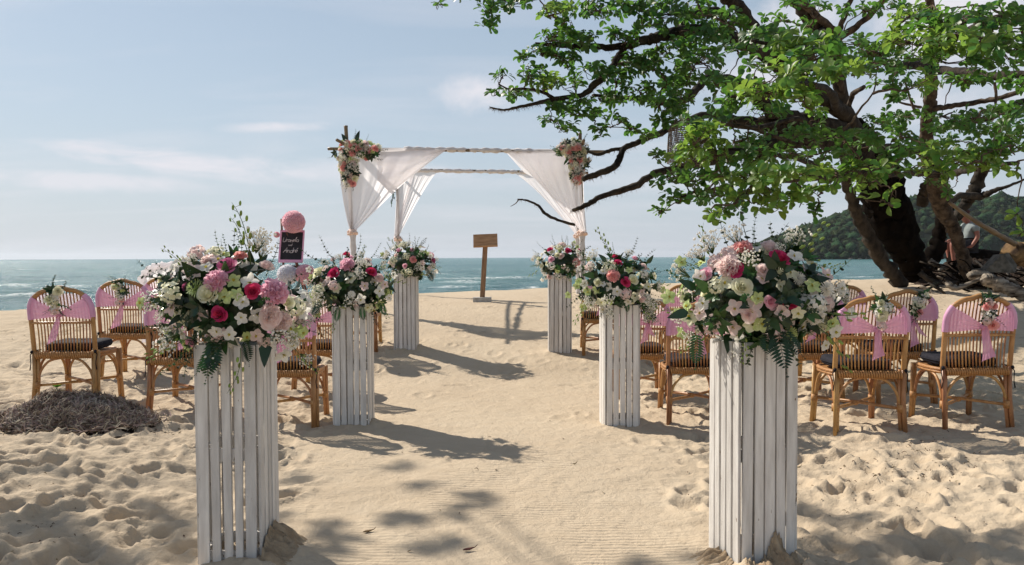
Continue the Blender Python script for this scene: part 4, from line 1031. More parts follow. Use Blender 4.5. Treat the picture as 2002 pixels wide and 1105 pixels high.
# wicker lampshade hanging in the tree
def lampshade():
    c = P(1346, 318, 9.2)
    root = empty('wicker_lampshade', c, label='grey wicker lampshade hanging among the leaves above the arbor side', cat='lampshade')
    H = .50; rb = .25
    m_ = MB()
    def rad(t): return rb * (1.0 - .12 * t ** 2) if t < .75 else rb * (.93 - 1.9 * (t - .75) ** 1.5)
    for j in range(22):
        t = j / 21
        m_.tube([Vector((math.cos(a) * rad(t), math.sin(a) * rad(t), t * H)) for a in [2 * PI * i / 24 for i in range(25)]], .006, n=4, cap=False)
    for i in range(34):
        a = 2 * PI * i / 34
        m_.tube([Vector((math.cos(a + s_ * t * .5) * rad(t), math.sin(a + s_ * t * .5) * rad(t), t * H)) for s_ in (1 if i % 2 else -1,) for t in (0, .2, .4, .6, .8, .9, 1)], .005, n=4, cap=False)
    m_.build('wicker_shade', mt['wicker'], root)
    m2 = MB(); m2.tube([(0, 0, H * .9), (0, 0, H + .28)], .005, n=5); m2.build('hanging_cord', mt['twig'], root)
lampshade()

# damp sand dug up and heaped against the feet of the two nearest pillars
def sand_heap(label, base, ex, n, L, h, seed):
    rr = random.Random(seed)
    m_ = MB(); ex = Vector(ex).normalized(); ny = Vector(n).normalized(); nu, nv = 70, 16
    prof = [min(.68, max(0.35, .62 + .45 * float(fbm(np.array(i * .11 + seed), np.array(seed * 1.7), 3, .6)) + .14 * (rr.random() - .5))) for i in range(nu + 1)]
    def f(u, v):
        i = int(round(u * nu)); e = math.sin(PI * min(max(u, 0), 1)) ** .5
        hh = h * e * prof[i] * (1 - v) ** 1.6 * (1.25 if v == 0 else 1)
        p = Vector(base) + ex * (u - .5) * L * (1 + .7 * v) + ny * (v * .20 * (.7 + .6 * prof[i]) + .004)
        p.z = zs(p.x, p.y) - .006 + hh + (.010 * float(vnoise(np.array(u * 30), np.array(v * 9))) * (1 - v)) - .012 * v
        return p
    m_.grid(f, nu, nv)
    m_.build('sand_heap', mt['damp_sand'], label=label, kind='structure')
a_ = R(PILLARS[1][3]); c_ = PC[1]
rx_ = Matrix.Rotation(a_, 3, 'Z') @ Vector((1, 0, 0)); ry_ = Matrix.Rotation(a_, 3, 'Z') @ Vector((0, 1, 0))
sand_heap('dark damp sand heaped along the front foot of the nearest right pillar', c_ - ry_ * (PW / 2 + .014), rx_, -ry_, PW * .98, .085, 4)
sand_heap('small damp sand heap at the left foot of the nearest right pillar', c_ - rx_ * (PW / 2 + .014), ry_, -rx_, PW * .8, .05, 9)
c_ = PC[0]
sand_heap('dark damp sand heaped at the right foot of the nearest left pillar', c_ + Vector((PW / 2 + .016, -.02, 0)), (0, 1, 0), (1, -.1, 0), PW * 1.15, .125, 6)

# thin sea haze
m_ = MB(); m_.box((0, 0, 30.5), (19000, 19000, 70))
hm = bpy.data.materials.new('haze'); hm.use_nodes = True
hn = NT(hm.node_tree); hm.node_tree.nodes.remove(hm.node_tree.nodes['Principled BSDF'])
pv = hn.n('ShaderNodeVolumePrincipled'); pv.inputs['Color'].default_value = (.86, .92, 1.0, 1); pv.inputs['Density'].default_value = .00009; pv.inputs['Anisotropy'].default_value = .3
hn.link(pv.outputs[0], hm.node_tree.nodes['Material Output'].inputs['Volume'])
m_.build('haze', hm, smooth=False, label='thin pale sea haze over the whole bay', kind='stuff')

# ================================================================== SLATTED PILLARS
def pillar(i, label):
    nm, px, D, yaw, h = PILLARS[i]
    c = PC[i]
    root = empty('slatted_pillar', (c.x, c.y, c.z), R(yaw), label=label, cat='pillar', group='white slatted flower pillars along the aisle')
    rr = random.Random(100 + i)
    hw = PW / 2; th = .011
    ns = 5
    for side in range(4):
        a = side * PI / 2
        Mr = Matrix.Rotation(a, 3, 'Z')
        pitch = (PW - .004) / ns
        for k in range(ns):
            w = pitch - (rr.uniform(.012, .020) if i == 0 else rr.uniform(.005, .015)) if k not in (0, ns - 1) else pitch - rr.uniform(.004, .009)
            x = -hw + pitch * (k + .5) + .002 + rr.uniform(-.0015, .0015)
            z0 = -.10; z1 = h + rr.uniform(-.006, .006)
            tilt = rr.uniform(-.004, .004)
            m_ = MB(); t2 = th / 2; bv = .0016
            yo = -hw - t2 - (.0025 if k % 2 else 0) - rr.uniform(0, .001)
            secs = []
            for q in range(7):
                t = q / 6; z = z0 + (z1 - z0) * t
                xo = x + tilt * (t - .5) * 2 + rr.uniform(-.0007, .0007)
                ww = w / 2 + rr.uniform(-.0006, .0006)
                secs.append([(xo - ww, yo - t2 + bv, z), (xo - ww + bv, yo - t2, z), (xo + ww - bv, yo - t2, z), (xo + ww, yo - t2 + bv, z), (xo + ww, yo + t2, z), (xo - ww, yo + t2, z)])
            vs = [Mr @ Vector(p) for s_ in secs for p in s_]
            fs = [(q * 6 + j, q * 6 + (j + 1) % 6, (q + 1) * 6 + (j + 1) % 6, (q + 1) * 6 + j) for q in range(6) for j in range(6)]
            fs += [tuple(range(5, -1, -1)), tuple(range(36, 42))]
            m_.add(vs, fs)
            m_.build('slat', mt['paint'], root, smooth=False)
        # rails behind the slats
        for z, hh in ((.03, .05), (h * .50, .055), (h - .04, .06)):
            m_ = MB(); m_.box((0, -hw + .0115 + (.001 if side % 2 else 0), z), (PW - .03 - (.02 if side % 2 else 0), .018, hh - (.002 if side % 2 else 0)))
            m_.v = [tuple(Mr @ Vector(p)) for p in m_.v]
            m_.build('rail', mt['paint'], root, smooth=False)
    m_ = MB(); m_.box((0, 0, h - .016), (PW - .06, PW - .06, .012)); m_.build('shelf_board', mt['paint'], root, smooth=False)
    return root
PL = ['white slatted pillar nearest at left, cut by the bottom edge, in front of the left chairs',
      'white slatted pillar nearest at right with sand smeared round its foot',
      'white slatted pillar on the left of the aisle with a brown chip low on its edge, second of three',
      'white slatted pillar on the right of the aisle beside the chair with a black seat, second of three',
      'white slatted pillar farthest on the left, just left of the lectern',
      'white slatted pillar farthest on the right below the right arbor post']
for i in range(6): pillar(i, PL[i])

# ================================================================== FLOWERS
def pt_cyl(r, a, z): return Vector((r * math.cos(a), r * math.sin(a), z))
def rose_mesh(mat, seed, Rr=.040, n=22, openness=1.0):
    rr = random.Random(seed); m = MB()
    for i in range(n):
        t = i / (n - 1); a0 = i * 2.39996 + rr.uniform(-.2, .2)
        rt = Rr * (.10 + .88 * t ** .9); h = Rr * (1.30 - .55 * t ** 1.5) * rr.uniform(.94, 1.06)
        wa = (1.5 - .72 * t) * rr.uniform(.9, 1.1)
        flare = (.04 + .42 * t * t) * openness
        def f(u, v):
            w = (u - .5) * 2; s = v
            a = a0 + w * wa * (.35 + .65 * math.sin(min(s * 1.25, 1) * PI / 2)) * (1 - .18 * s ** 6)
            r = rt * (.25 + .75 * s ** .6) + flare * Rr * s ** 3 * (1 - .3 * w * w) + rr.uniform(-.0004, .0004)
            z = h * s - (.24 * Rr * t) * s ** 5 * (1 - .6 * w * w) - .10 * Rr * abs(w) ** 3 * s
            return pt_cyl(max(r, .001), a, z)
        m.grid(f, 6, 5, r=t * .3 + rr.random() * .2)
    m.ball((0, 0, .012), Rr * .45, 8, 5, squash=(1, 1, .7))
    return m.data('rose', mt[mat])
def peony_mesh(mat, seed, Rr=.052, n=64):
    rr = random.Random(seed); m = MB()
    for i in range(n):
        z = 1 - (i + .5) / n * 1.12; q = math.sqrt(max(0, 1 - z * z)); a = i * 2.39996
        d = Vector((q * math.cos(a), q * math.sin(a), z)).normalized()
        s1 = d.orthogonal().normalized(); s1 = (s1 * math.cos(a * 1.7) + d.cross(s1) * math.sin(a * 1.7)); s2 = d.cross(s1)
        w = Rr * rr.uniform(.28, .42); L0 = Rr * .30; L1 = Rr * rr.uniform(.85, 1.06)
        cup = rr.uniform(-.25, .35)
        def f(u, v):
            x = (u - .5) * 2
            edge = rr.uniform(-.10, .10) if v > .9 else 0
            L = L0 + (L1 - L0) * v + Rr * edge
            return d * L + s1 * x * w * (.4 + .8 * v) + s2 * (cup * w * (x * x - .3) + rr.uniform(-.08, .08) * w + .25 * w * math.sin(x * 5 + i) * v)
        m.grid(f, 4, 3, r=rr.random() * .5)
    m.ball((0, 0, 0), Rr * .55, 8, 6)
    for v in range(len(m.v)): m.v[v] = (m.v[v][0], m.v[v][1], m.v[v][2] * .78 + Rr * .30)
    return m.data('peony', mt[mat])
def orchid_mesh(mat, seed, Rr=.040, lip='p_centre'):
    rr = random.Random(seed); m = MB()
    for k in range(5):
        a0 = PI / 2 + k * 2 * PI / 5 + rr.uniform(-.08, .08); L = Rr * rr.uniform(.9, 1.08); w = Rr * (.36 if k % 2 == 0 else .50)
        bend = rr.uniform(-.15, .35)
        d = Vector((math.cos(a0), math.sin(a0), 0)); s = Vector((-math.sin(a0), math.cos(a0), 0))
        def f(u, v):
            x = (u - .5) * 2; pr = math.sin(min(v * .93 + .07, 1) * PI) ** .6 if v < 1 else .12
            return d * L * (v + .04) + s * x * w * pr + Vector((0, 0, Rr * (.12 + bend * v * v + .10 * x * x)))
        m.grid(f, 4, 5, r=rr.random() * .4)
    for k in range(3):
        a0 = -PI / 2 + (k - 1) * .8
        d = Vector((math.cos(a0), math.sin(a0), .9)).normalized(); s = d.orthogonal().normalized()
        m.grid(lambda u, v: d * Rr * .38 * v + s * (u - .5) * Rr * .25 * (1 - v * .5) + Vector((0, 0, Rr * .12)), 2, 2, r=.5, mi=1)
    return m.data('orchid', [mt[mat], mt[lip]])
def mum_mesh(mat, seed, Rr=.042, n=90):
    rr = random.Random(seed); m = MB()
    for i in range(n):
        z = 1 - (i + .5) / n * 1.15; q = math.sqrt(max(0, 1 - z * z)); a = i * 2.39996
        d = Vector((q * math.cos(a), q * math.sin(a), z)); s = Vector((-math.sin(a), math.cos(a), 0)); c_ = d.cross(s)
        w = Rr * .085; L = Rr * rr.uniform(.88, 1.05)
        m.grid(lambda u, v: d * L * (.25 + .75 * v) + s * (u - .5) * 2 * w * (1 - .3 * v) + c_ * (-.14 * Rr * v * v + .05 * Rr * (u - .5) ** 2), 2, 3, r=rr.random() * .4)
    return m.data('chrysanthemum', mt[mat])
def floret_mesh(mat, seed, Rr=.055, n=20, pet=4, fr=.016, name='hydrangea'):
    rr = random.Random(seed); m = MB()
    for i in range(n):
        z = 1 - (i + .5) / n * .95; q = math.sqrt(max(0, 1 - z * z)); a = i * 2.39996
        d = Vector((q * math.cos(a), q * math.sin(a), z * .8)); c_ = d * Rr * rr.uniform(.8, 1.05)
        u1 = d.orthogonal().normalized(); w1 = d.cross(u1).normalized(); ph = rr.uniform(0, 6)
        for k in range(pet):
            b = ph + k * 2 * PI / pet; e = u1 * math.cos(b) + w1 * math.sin(b); s = d.cross(e).normalized()
            m.grid(lambda u, v: c_ + e * fr * v + s * (u - .5) * 2 * fr * .55 * math.sin(min(.2 + v * .75, 1) * PI) ** .5 + d * fr * .3 * v * v, 2, 3, r=rr.random() * .5)
    m.ball((0, 0, -.005), Rr * .6, 7, 5, mi=1)
    return m.data(name, [mt[mat], mt['green_mid']])
def gyp_mesh(seed, L=.13, n=60):
    rr = random.Random(seed); m = MB()
    for i in range(n):
        a = rr.uniform(0, 2 * PI); q = rr.random() ** .5; z = L * rr.uniform(.55, 1.05)
        p = Vector((math.cos(a) * q * z * .5, math.sin(a) * q * z * .5, z * (1 - .25 * q)))
        m.ball(p, rr.uniform(.0035, .0065), 5, 3, r=rr.random() * .3)
        if i % 2 == 0:
            m.tube([Vector((0, 0, .01)), p * .55 + Vector((0, 0, .01)), p], [.0013, .001, .0007], n=3, mi=1, cap=False)
    return m.data('gypsophila', [mt['p_white'], mt['stem']])
def leaf_fn(m, base, d, up, L, w, droop=.2, cup=.12, prof=.6, n=5, mi=0, r=0.0, heart=False):
    d = d.normalized(); s = d.cross(up).normalized(); up = s.cross(d)
    def f(u, v):
        x = (u - .5) * 2
        pr = math.sin(max(.02, v) ** (prof) * PI) ** .75 if 0 < v < 1 else 0.02
        if heart: pr = (1 - v) ** .75 * (1 if v > 0 else .55) * (1.05 if v < .3 else 1)
        return base + d * L * (v - (.12 * abs(x) if heart and v < .3 else 0)) + s * x * w * pr + up * (-droop * L * v * v + cup * w * x * x)
    m.grid(f, 2, n, mi=mi, r=r)
def leafy_mesh(name, mat, seed, L, w, n, kind):
    rr = random.Random(seed); m = MB(); Zv = Vector((0, 0, 1)); Xv = Vector((1, 0, 0))
    if kind == 'leaf':
        leaf_fn(m, Vector((0, 0, 0)), Zv, Xv, L, w, droop=.35, n=6)
    elif kind == 'heart':
        leaf_fn(m, Vector((0, 0, 0)), Zv, Xv, L, w, droop=.2, n=6, heart=True)
    elif kind == 'cluster':
        for i in range(n):
            a = i * 2.4; d = Vector((math.cos(a), math.sin(a), rr.uniform(.3, 1.3)))
            leaf_fn(m, Vector((0, 0, rr.uniform(0, .03))), d, Zv, L * rr.uniform(.7, 1.1), w, droop=rr.uniform(.1, .5), r=rr.random())
    elif kind == 'fern':
        pts = [Vector((.10 * L * t * t * 3, 0, L * t - .0 * t)) for t in [i / 14 for i in range(15)]]
        m.tube(pts, [.0022 * (1 - .8 * i / 14) for i in range(15)], n=4, mi=0)
        for i in range(1, 15):
            t = i / 15; k = int(t * 14); p = pts[k].lerp(pts[min(k + 1, 14)], t * 14 - k)
            ln = w * (math.sin(min(1, t * 1.15 + .12) * PI) ** .7 + .06) if t < .9 else w * .12
            for sd_ in (-1, 1):
                d = Vector((.15, sd_, .55)).normalized()
                leaf_fn(m, p, d, Vector((1, 0, 0)), ln, .0034 + ln * .075, droop=.12, n=3, prof=.7, r=t)
    elif kind == 'sprig':
        pts = [Vector((.20 * L * math.sin(t * 2.2), .03 * L * math.sin(t * 5), L * t)) for t in [i / 9 for i in range(10)]]
        m.tube(pts, [.0022 * (1 - .7 * i / 9) for i in range(10)], n=4, mi=1)
        for i in range(1, n):
            t = i / n; k = min(int(t * 9), 8); p = pts[k].lerp(pts[k + 1], t * 9 - k)
            for sd_ in (-1, 1):
                a = i * 1.57 + (0 if sd_ > 0 else PI)
                d = Vector((math.cos(a), math.sin(a), .7)).normalized()
                leaf_fn(m, p, d, Zv, w * 2.3 * (1.1 - .5 * t), w * (1.1 - .5 * t), droop=.2, n=4, r=rr.random(), prof=.75)
    elif kind == 'buds':
        pts = [Vector((.30 * L * t * t, .04 * L * math.sin(t * 4), L * t * (1 - .18 * t))) for t in [i / 9 for i in range(10)]]
        m.tube(pts, [.0024 * (1 - .7 * i / 9) for i in range(10)], n=4, mi=1)
        for i in range(2, n + 2):
            t = i / (n + 2); k = min(int(t * 9), 8); p = pts[k].lerp(pts[k + 1], t * 9 - k)
            a = i * 2.2; q = p + Vector((math.cos(a) * .018, math.sin(a) * .018, .008))
            m.tube([p, q], [.001, .001], n=3, mi=1, cap=False)
            m.ball(q + Vector((0, 0, .006)), w * (1.2 - .5 * t), 6, 5, squash=(.62, .62, 1.25), r=rr.random())
    return m.data(name, [mt[mat], mt['stem']])

LIB = {}
for key, mat in (('cream', 'p_cream'), ('hot', 'p_hot'), ('blush', 'p_blush'), ('mag', 'p_mag'), ('coral', 'p_coral'), ('pink', 'p_pink')):
    LIB['rose_' + key] = [rose_mesh(mat, 1, openness=1.0), rose_mesh(mat, 2, Rr=.037, openness=.6, n=18)]
for key, mat in (('pink', 'p_pink'), ('blush', 'p_blush'), ('white', 'p_white'), ('coral', 'p_coral')):
    LIB['peony_' + key] = [peony_mesh(mat, 3), peony_mesh(mat, 4, n=56)]
for key, mat in (('white', 'p_white'), ('lime', 'p_lime'), ('cream', 'p_cream'), ('blush', 'p_blush')):
    LIB['orchid_' + key] = [orchid_mesh(mat, s_) for s_ in (5, 6, 7)]
LIB['mum'] = [mum_mesh('p_lime', 8)]
LIB['mum_white'] = [mum_mesh('p_white', 9)]
LIB['hyd_white'] = [floret_mesh('p_white', 10), floret_mesh('p_cream', 11)]
LIB['hyd_blush'] = [floret_mesh('p_blush', 12, Rr=.045, n=14, fr=.019)]
LIB['gyp'] = [gyp_mesh(13), gyp_mesh(14)]
LIB['leaf'] = [leafy_mesh('leaf', 'green_dark', 1, .085, .020, 1, 'leaf'), leafy_mesh('leaf', 'green_mid', 2, .075, .018, 1, 'leaf')]
LIB['heart'] = [leafy_mesh('leaf', 'green_dark', 3, .075, .026, 1, 'heart')]
LIB['cluster'] = [leafy_mesh('leaf_cluster', 'green_dark', 4, .075, .018, 9, 'cluster'), leafy_mesh('leaf_cluster', 'green_dark', 5, .085, .022, 8, 'cluster'), leafy_mesh('leaf_cluster', 'green_mid', 6, .07, .016, 8, 'cluster')]
LIB['fern'] = [leafy_mesh('fern_frond', 'green_dark', 7, .27, .058, 1, 'fern'), leafy_mesh('fern_frond', 'green_mid', 8, .24, .05, 1, 'fern')]
LIB['sprig'] = [leafy_mesh('leafy_sprig', 'green_euc', 9, .22, .011, 9, 'sprig'), leafy_mesh('leafy_sprig', 'green_mid', 10, .19, .008, 11, 'sprig')]
LIB['sprig_dark'] = [leafy_mesh('leafy_sprig', 'green_dark', 12, .17, .009, 8, 'sprig')]
LIB['buds'] = [leafy_mesh('bud_spray', 'green_lime', 11, .26, .010, 9, 'buds')]
NAMES = {'rose': 'rose', 'peony': 'peony', 'orchid': 'orchid', 'mum': 'chrysanthemum', 'hyd': 'hydrangea', 'gyp': 'gypsophila', 'leaf': 'leaf', 'heart': 'leaf', 'cluster': 'leaf_cluster', 'fern': 'fern_frond', 'sprig': 'leafy_sprig', 'buds': 'bud_spray'}
def put(kind, parent, loc, d, rr, sc=1.0, roll=None, ref=None):
    me = rr.choice(LIB[kind])
    d = Vector(d).normalized()
    if kind == 'fern' or kind == 'heart' or kind == 'leaf':
        xa = Vector((rr.uniform(-.5, .5), -1, .35)); xa = (xa - d * xa.dot(d)).normalized(); ya = d.cross(xa)
        if kind != 'fern': xa, ya = xa, ya
        q = Matrix((xa, ya, d)).transposed().to_quaternion()
    else:
        q = d.to_track_quat('Z', 'Y') @ Quaternion((0, 0, 1), rr.uniform(0, 6.28) if roll is None else roll)
    return link(NAMES[kind.split('_')[0]], me, parent, loc, q, sc * rr.uniform(.92, 1.08))

def arrangement(i, label, centre_px, rx, ry, hero, seed, nfill, weights, nleaf, extras, dfac=0.0, group='flower arrangements on the slatted pillars', ctr=None):
    """hero: list of (kind, px, py, scale); everything sits on an ellipsoid round the pillar top"""
    rr = random.Random(seed)
    if ctr is None:
        c = PC[i].copy(); D = c.y
        cp = P(centre_px[0], centre_px[1], D - .02)
    else: cp = ctr; D = cp.y
    root = empty('flower_arrangement', cp, label=label, cat='flower arrangement', group=group)
    RX = rx * D / F; RY = ry * D / F; RD = min(RX * .85, .30) if ctr is None else min(RX, RY)
    def surf(d, k=1.0): return Vector((d.x * RX * k, d.y * RD * k, d.z * RY * k))
    def nrm(d): return Vector((d.x / RX, d.y / RD, d.z / RY)).normalized()
    taken = []
    for kind, px, py, sc in hero:
        # meet the ray with the ellipsoid (front side)
        lo = P(px, py, D); off = lo - cp
        x = off.x / RX; z = off.z / RY; q = x * x + z * z
        y = -math.sqrt(max(0.04, 1 - q))
        depth = D + y * RD
        p = P(px, py, depth) - cp
        n = Vector((x * .8, y * 1.1 if q < 1 else -.6, z * .8 + .25)).normalized()
        put(kind, root, p, n, rr, sc)
        taken.append((p, .035 * sc))
    kinds = [k for k, w in weights]; ws = [w for k, w in weights]
    cnt = 0; tries = 0
    while cnt < nfill and tries < nfill * 12:
        tries += 1
        z = rr.uniform(-.85, 1); a = rr.uniform(0, 2 * PI); q = math.sqrt(1 - z * z)
        d = Vector((q * math.cos(a), q * math.sin(a), z))
        if d.y > .55 and rr.random() < .6: continue
        if i == 0 and d.x > .45 and d.z > .30: continue
        k = rr.choices(kinds, ws)[0]
        p = surf(d, rr.uniform(.84, 1.06))
        rad = .030
        if any((p - t_).length < (rad + r_) * .78 for t_, r_ in taken): continue
        put(k, root, p, nrm(d) + Vector((rr.uniform(-.3, .3), rr.uniform(-.5, .1), rr.uniform(-.2, .4))), rr, rr.uniform(.68, 1.0))
        taken.append((p, rad)); cnt += 1
    for k in range(nleaf):
        z = rr.uniform(-1, 1); a = rr.uniform(0, 2 * PI); q = math.sqrt(1 - z * z); d = Vector((q * math.cos(a), q * math.sin(a), z))
        if i == 0 and d.x > .45 and d.z > .25: continue
        kd = rr.choices(['cluster', 'leaf', 'sprig_dark', 'sprig', 'heart'], [7, 4, 2.4, 1.4, .7])[0]
        put(kd, root, surf(d, rr.uniform(.55, .95)), nrm(d) + Vector((rr.uniform(-.5, .5), rr.uniform(-.5, .3), rr.uniform(-.5, .5))), rr, rr.uniform(.75, 1.15))
    for kind, px, py, dx, dy, dz, sc in extras:
        if kind == 'fern': sc *= .9
        p = P(px, py, D - RD * .75) - cp
        if kind in ('buds', 'sprig', 'sprig_dark', 'gyp') and dz > 0: p = P(px, py, D - RD * .25) - cp
        put(kind, root, p, (dx, dy, dz), rr, sc)
    # loose stems that break the outline
    for k in range(26 if i in (0, 1) else 16):
        a = rr.choice([rr.uniform(-.9, .7), rr.uniform(PI - .7, PI + .9), rr.uniform(0, 2 * PI)])
        d = Vector((math.cos(a), rr.uniform(-.7, .4), math.sin(a))).normalized()
        if i == 0 and d.x > .35 and d.z > .2: continue
        p = surf(d, rr.uniform(.88, .98))
        kd = rr.choices(['buds', 'gyp', 'sprig', 'sprig_dark', 'orchid_white', 'orchid_lime', 'fern'], [3, 4, 3, 2, 5, 3, .6])[0]
        if kd.startswith('orchid'):
            q = surf(d, rr.uniform(1.08, 1.3)); st = MB(); st.tube([p * .8, p.lerp(q, .6) + Vector((0, 0, .01)), q], .0016, n=4, cap=False); st.build('stem', mt['stem'], root)
            put(kd, root, q, (d.x * .5, -1, d.z * .4), rr, rr.uniform(.6, .85))
        else: put(kd, root, p, (d.x, d.y * .5, d.z + .1), rr, rr.uniform(.5, .85))
    # dark core added to deepen the shadow between the blooms
    m_ = MB(); m_.ball((0, .02, -.02), 1.0, 16, 11, jit=.10, squash=(RX * .62, RD * .6, RY * .62), seed=seed)
    m_.v = [(x + rr.uniform(-.01, .01), y, z) for x, y, z in m_.v]
    m_.build('shadow_core', mt['green_dark'], root)
    return root
WT = [('orchid_white', 8), ('orchid_lime', 5), ('orchid_cream', 4), ('hyd_white', 3), ('gyp', 5), ('rose_cream', 1.5), ('rose_blush', 1), ('rose_hot', .2), ('peony_blush', .5), ('hyd_blush', 2), ('orchid_blush', 4), ('mum', 1), ('sprig', 1.4), ('rose_pink', .6), ('mum_white', 1)]
H0 = [('rose_mag', 447, 526, 1.0), ('peony_pink', 426, 553, .95), ('rose_cream', 413, 577, 1.15), ('orchid_lime', 440, 580, .95), ('orchid_lime', 457, 551, .9), ('orchid_white', 489, 553, 1.0), ('rose_hot', 494, 572, .85), ('peony_pink', 534, 575, 1.12),
      ('rose_hot', 433, 615, .85), ('orchid_white', 474, 590, .9), ('orchid_lime', 464, 576, .7), ('mum', 385, 566, 1.15), ('rose_blush', 525, 622, 1.0), ('peony_blush', 528, 612, .8), ('orchid_white', 455, 668, 1.0), ('orchid_lime', 462, 690, .8), ('orchid_lime', 367, 672, .95),
      ('hyd_white', 345, 590, .95), ('orchid_lime', 345, 628, 1.0), ('hyd_white', 360, 615, .8), ('orchid_cream', 395, 640, .9), ('orchid_blush', 400, 622, .8), ('hyd_blush', 385, 497, .85), ('hyd_white', 420, 497, .7), ('orchid_lime', 437, 500, .8), ('orchid_cream', 420, 510, .9),
      ('rose_blush', 520, 525, .8), ('rose_cream', 560, 592, .8), ('hyd_white', 575, 600, .8), ('gyp', 535, 648, .9), ('gyp', 555, 655, .8), ('gyp', 500, 500, 1.1), ('gyp', 508, 512, .9), ('orchid_white', 552, 692, 1.0), ('orchid_cream', 566, 640, .9), ('orchid_lime', 590, 650, .8), ('orchid_white', 590, 610, .9),
      ('peony_coral', 470, 505, .55), ('orchid_blush', 502, 655, .8), ('hyd_blush', 515, 668, .6), ('orchid_lime', 480, 700, .7), ('orchid_lime', 330, 655, .8), ('gyp', 585, 690, .6), ('orchid_white', 570, 672, .8), ('peony_blush', 410, 515, .7), ('rose_mag', 366, 562, .5)]
X0 = [('fern', 420, 665, -.05, -.5, -1, 1.05), ('fern', 425, 670, -.35, -.5, -1, .95), ('fern', 415, 660, .25, -.5, -1, .9), ('heart', 519, 680, .05, -.5, -1, 1.1), ('buds', 490, 520, .05, 0, 1, 1.25), ('buds', 488, 505, -.15, 0, 1, .9), ('sprig', 470, 510, -.05, 0, 1, .75), ('sprig_dark', 372, 575, -1, -.2, .25, 1.25), ('sprig_dark', 360, 565, -1, -.2, .35, 1.1),
      ('buds', 370, 660, -1, -.2, -.35, 1.0), ('buds', 470, 680, .0, -.3, -1, .85), ('buds', 350, 655, -.8, -.3, -.8, .7), ('buds', 575, 680, .6, -.2, -.9, .7), ('heart', 390, 545, -.2, -.9, .5, 1.6), ('leaf', 440, 545, .3, -.7, .7, 1.2), ('leaf', 365, 590, -.8, -.5, .2, 1.0), ('sprig_dark', 520, 540, .2, 0, 1, 1.0), ('gyp', 398, 545, 0, -1, .3, .7)]
arrangement(0, 'largest left flower arrangement with long dark fern hanging over the nearest left pillar', (452, 594), 130, 93, H0, 41, 58, WT, 150, X0)
H1 = [('peony_blush', 1425, 527, 1.05), ('rose_hot', 1435, 532, .85), ('rose_pink', 1382, 540, .75), ('peony_coral', 1452, 492, .8), ('hyd_blush', 1425, 500, .9), ('rose_blush', 1502, 490, .95), ('rose_hot', 1521, 510, .95), ('rose_cream', 1450, 564, 1.12), ('rose_cream', 1521, 537, 1.05), ('rose_hot', 1538, 591, .95),
      ('peony_white', 1582, 607, 1.15), ('orchid_white', 1588, 580, 1.1), ('hyd_white', 1600, 630, .9), ('orchid_white', 1565, 640, 1.0), ('orchid_blush', 1470, 605, 1.1), ('rose_blush', 1462, 615, .8), ('orchid_lime', 1487, 632, 1.0), ('orchid_cream', 1468, 633, .9), ('orchid_lime', 1480, 583, .7), ('orchid_cream', 1545, 535, .9), ('orchid_blush', 1575, 530, .7),
      ('hyd_blush', 1400, 515, .8), ('orchid_cream', 1415, 555, 1.0), ('hyd_white', 1400, 560, .7), ('orchid_blush', 1370, 610, .9), ('orchid_cream', 1350, 620, .9), ('orchid_white', 1375, 595, .8), ('hyd_blush', 1390, 640, .7), ('orchid_lime', 1345, 600, .8), ('orchid_blush', 1432, 640, .8), ('orchid_white', 1440, 655, .8), ('orchid_blush', 1490, 545, .8), ('rose_blush', 1490, 530, .6),
      ('gyp', 1395, 500, 1.0), ('gyp', 1380, 515, .8), ('gyp', 1460, 525, .9), ('hyd_white', 1620, 600, .7), ('orchid_lime', 1620, 660, .8), ('orchid_white', 1635, 645, .8), ('orchid_blush', 1545, 620, .8), ('orchid_cream', 1525, 560, .7), ('mum_white', 1560, 545, .7), ('orchid_blush', 1400, 625, .8), ('gyp', 1360, 650, .6), ('orchid_lime', 1335, 650, .7), ('orchid_lime', 1590, 560, .6), ('hyd_white', 1570, 595, .8)]
X1 = [('fern', 1520, 640, .0, -.5, -1, .95), ('fern', 1505, 640, -.35, -.5, -1, .7), ('fern', 1530, 640, .4, -.5, -1, .7), ('fern', 1362, 650, -.1, -.4, -1, .8), ('buds', 1535, 515, 1, .0, .55, 1.15), ('buds', 1545, 525, 1, .0, .3, .9), ('sprig', 1430, 495, -.4, .1, 1, .95), ('sprig', 1465, 480, .1, 0, 1, 1.0), ('sprig_dark', 1560, 570, 1, -.1, .7, 1.35),
      ('sprig', 1480, 490, .2, 0, 1, .9), ('buds', 1395, 510, -.7, 0, 1, .8), ('leaf', 1385, 570, -.6, -.6, .5, 1.2), ('heart', 1412, 575, -.2, -.9, .3, 1.0), ('leaf', 1345, 610, -1, -.4, -.2, 1.1), ('buds', 1600, 640, .8, -.2, -.8, 1.0), ('buds', 1610, 610, 1, -.1, -.2, 1.0), ('leaf', 1360, 565, -.8, -.5, .5, 1.0), ('sprig_dark', 1450, 660, -.2, -.4, -1, .6), ('buds', 1455, 650, .1, -.4, -1, .6), ('sprig', 1500, 500, .8, 0, .8, 1.0), ('cluster', 1520, 600, 0, -1, -.3, 1.2)]
arrangement(1, 'largest right flower arrangement with crimson and cream roses on the nearest right pillar', (1482, 580), 140, 98, H1, 42, 62, WT, 150, X1)
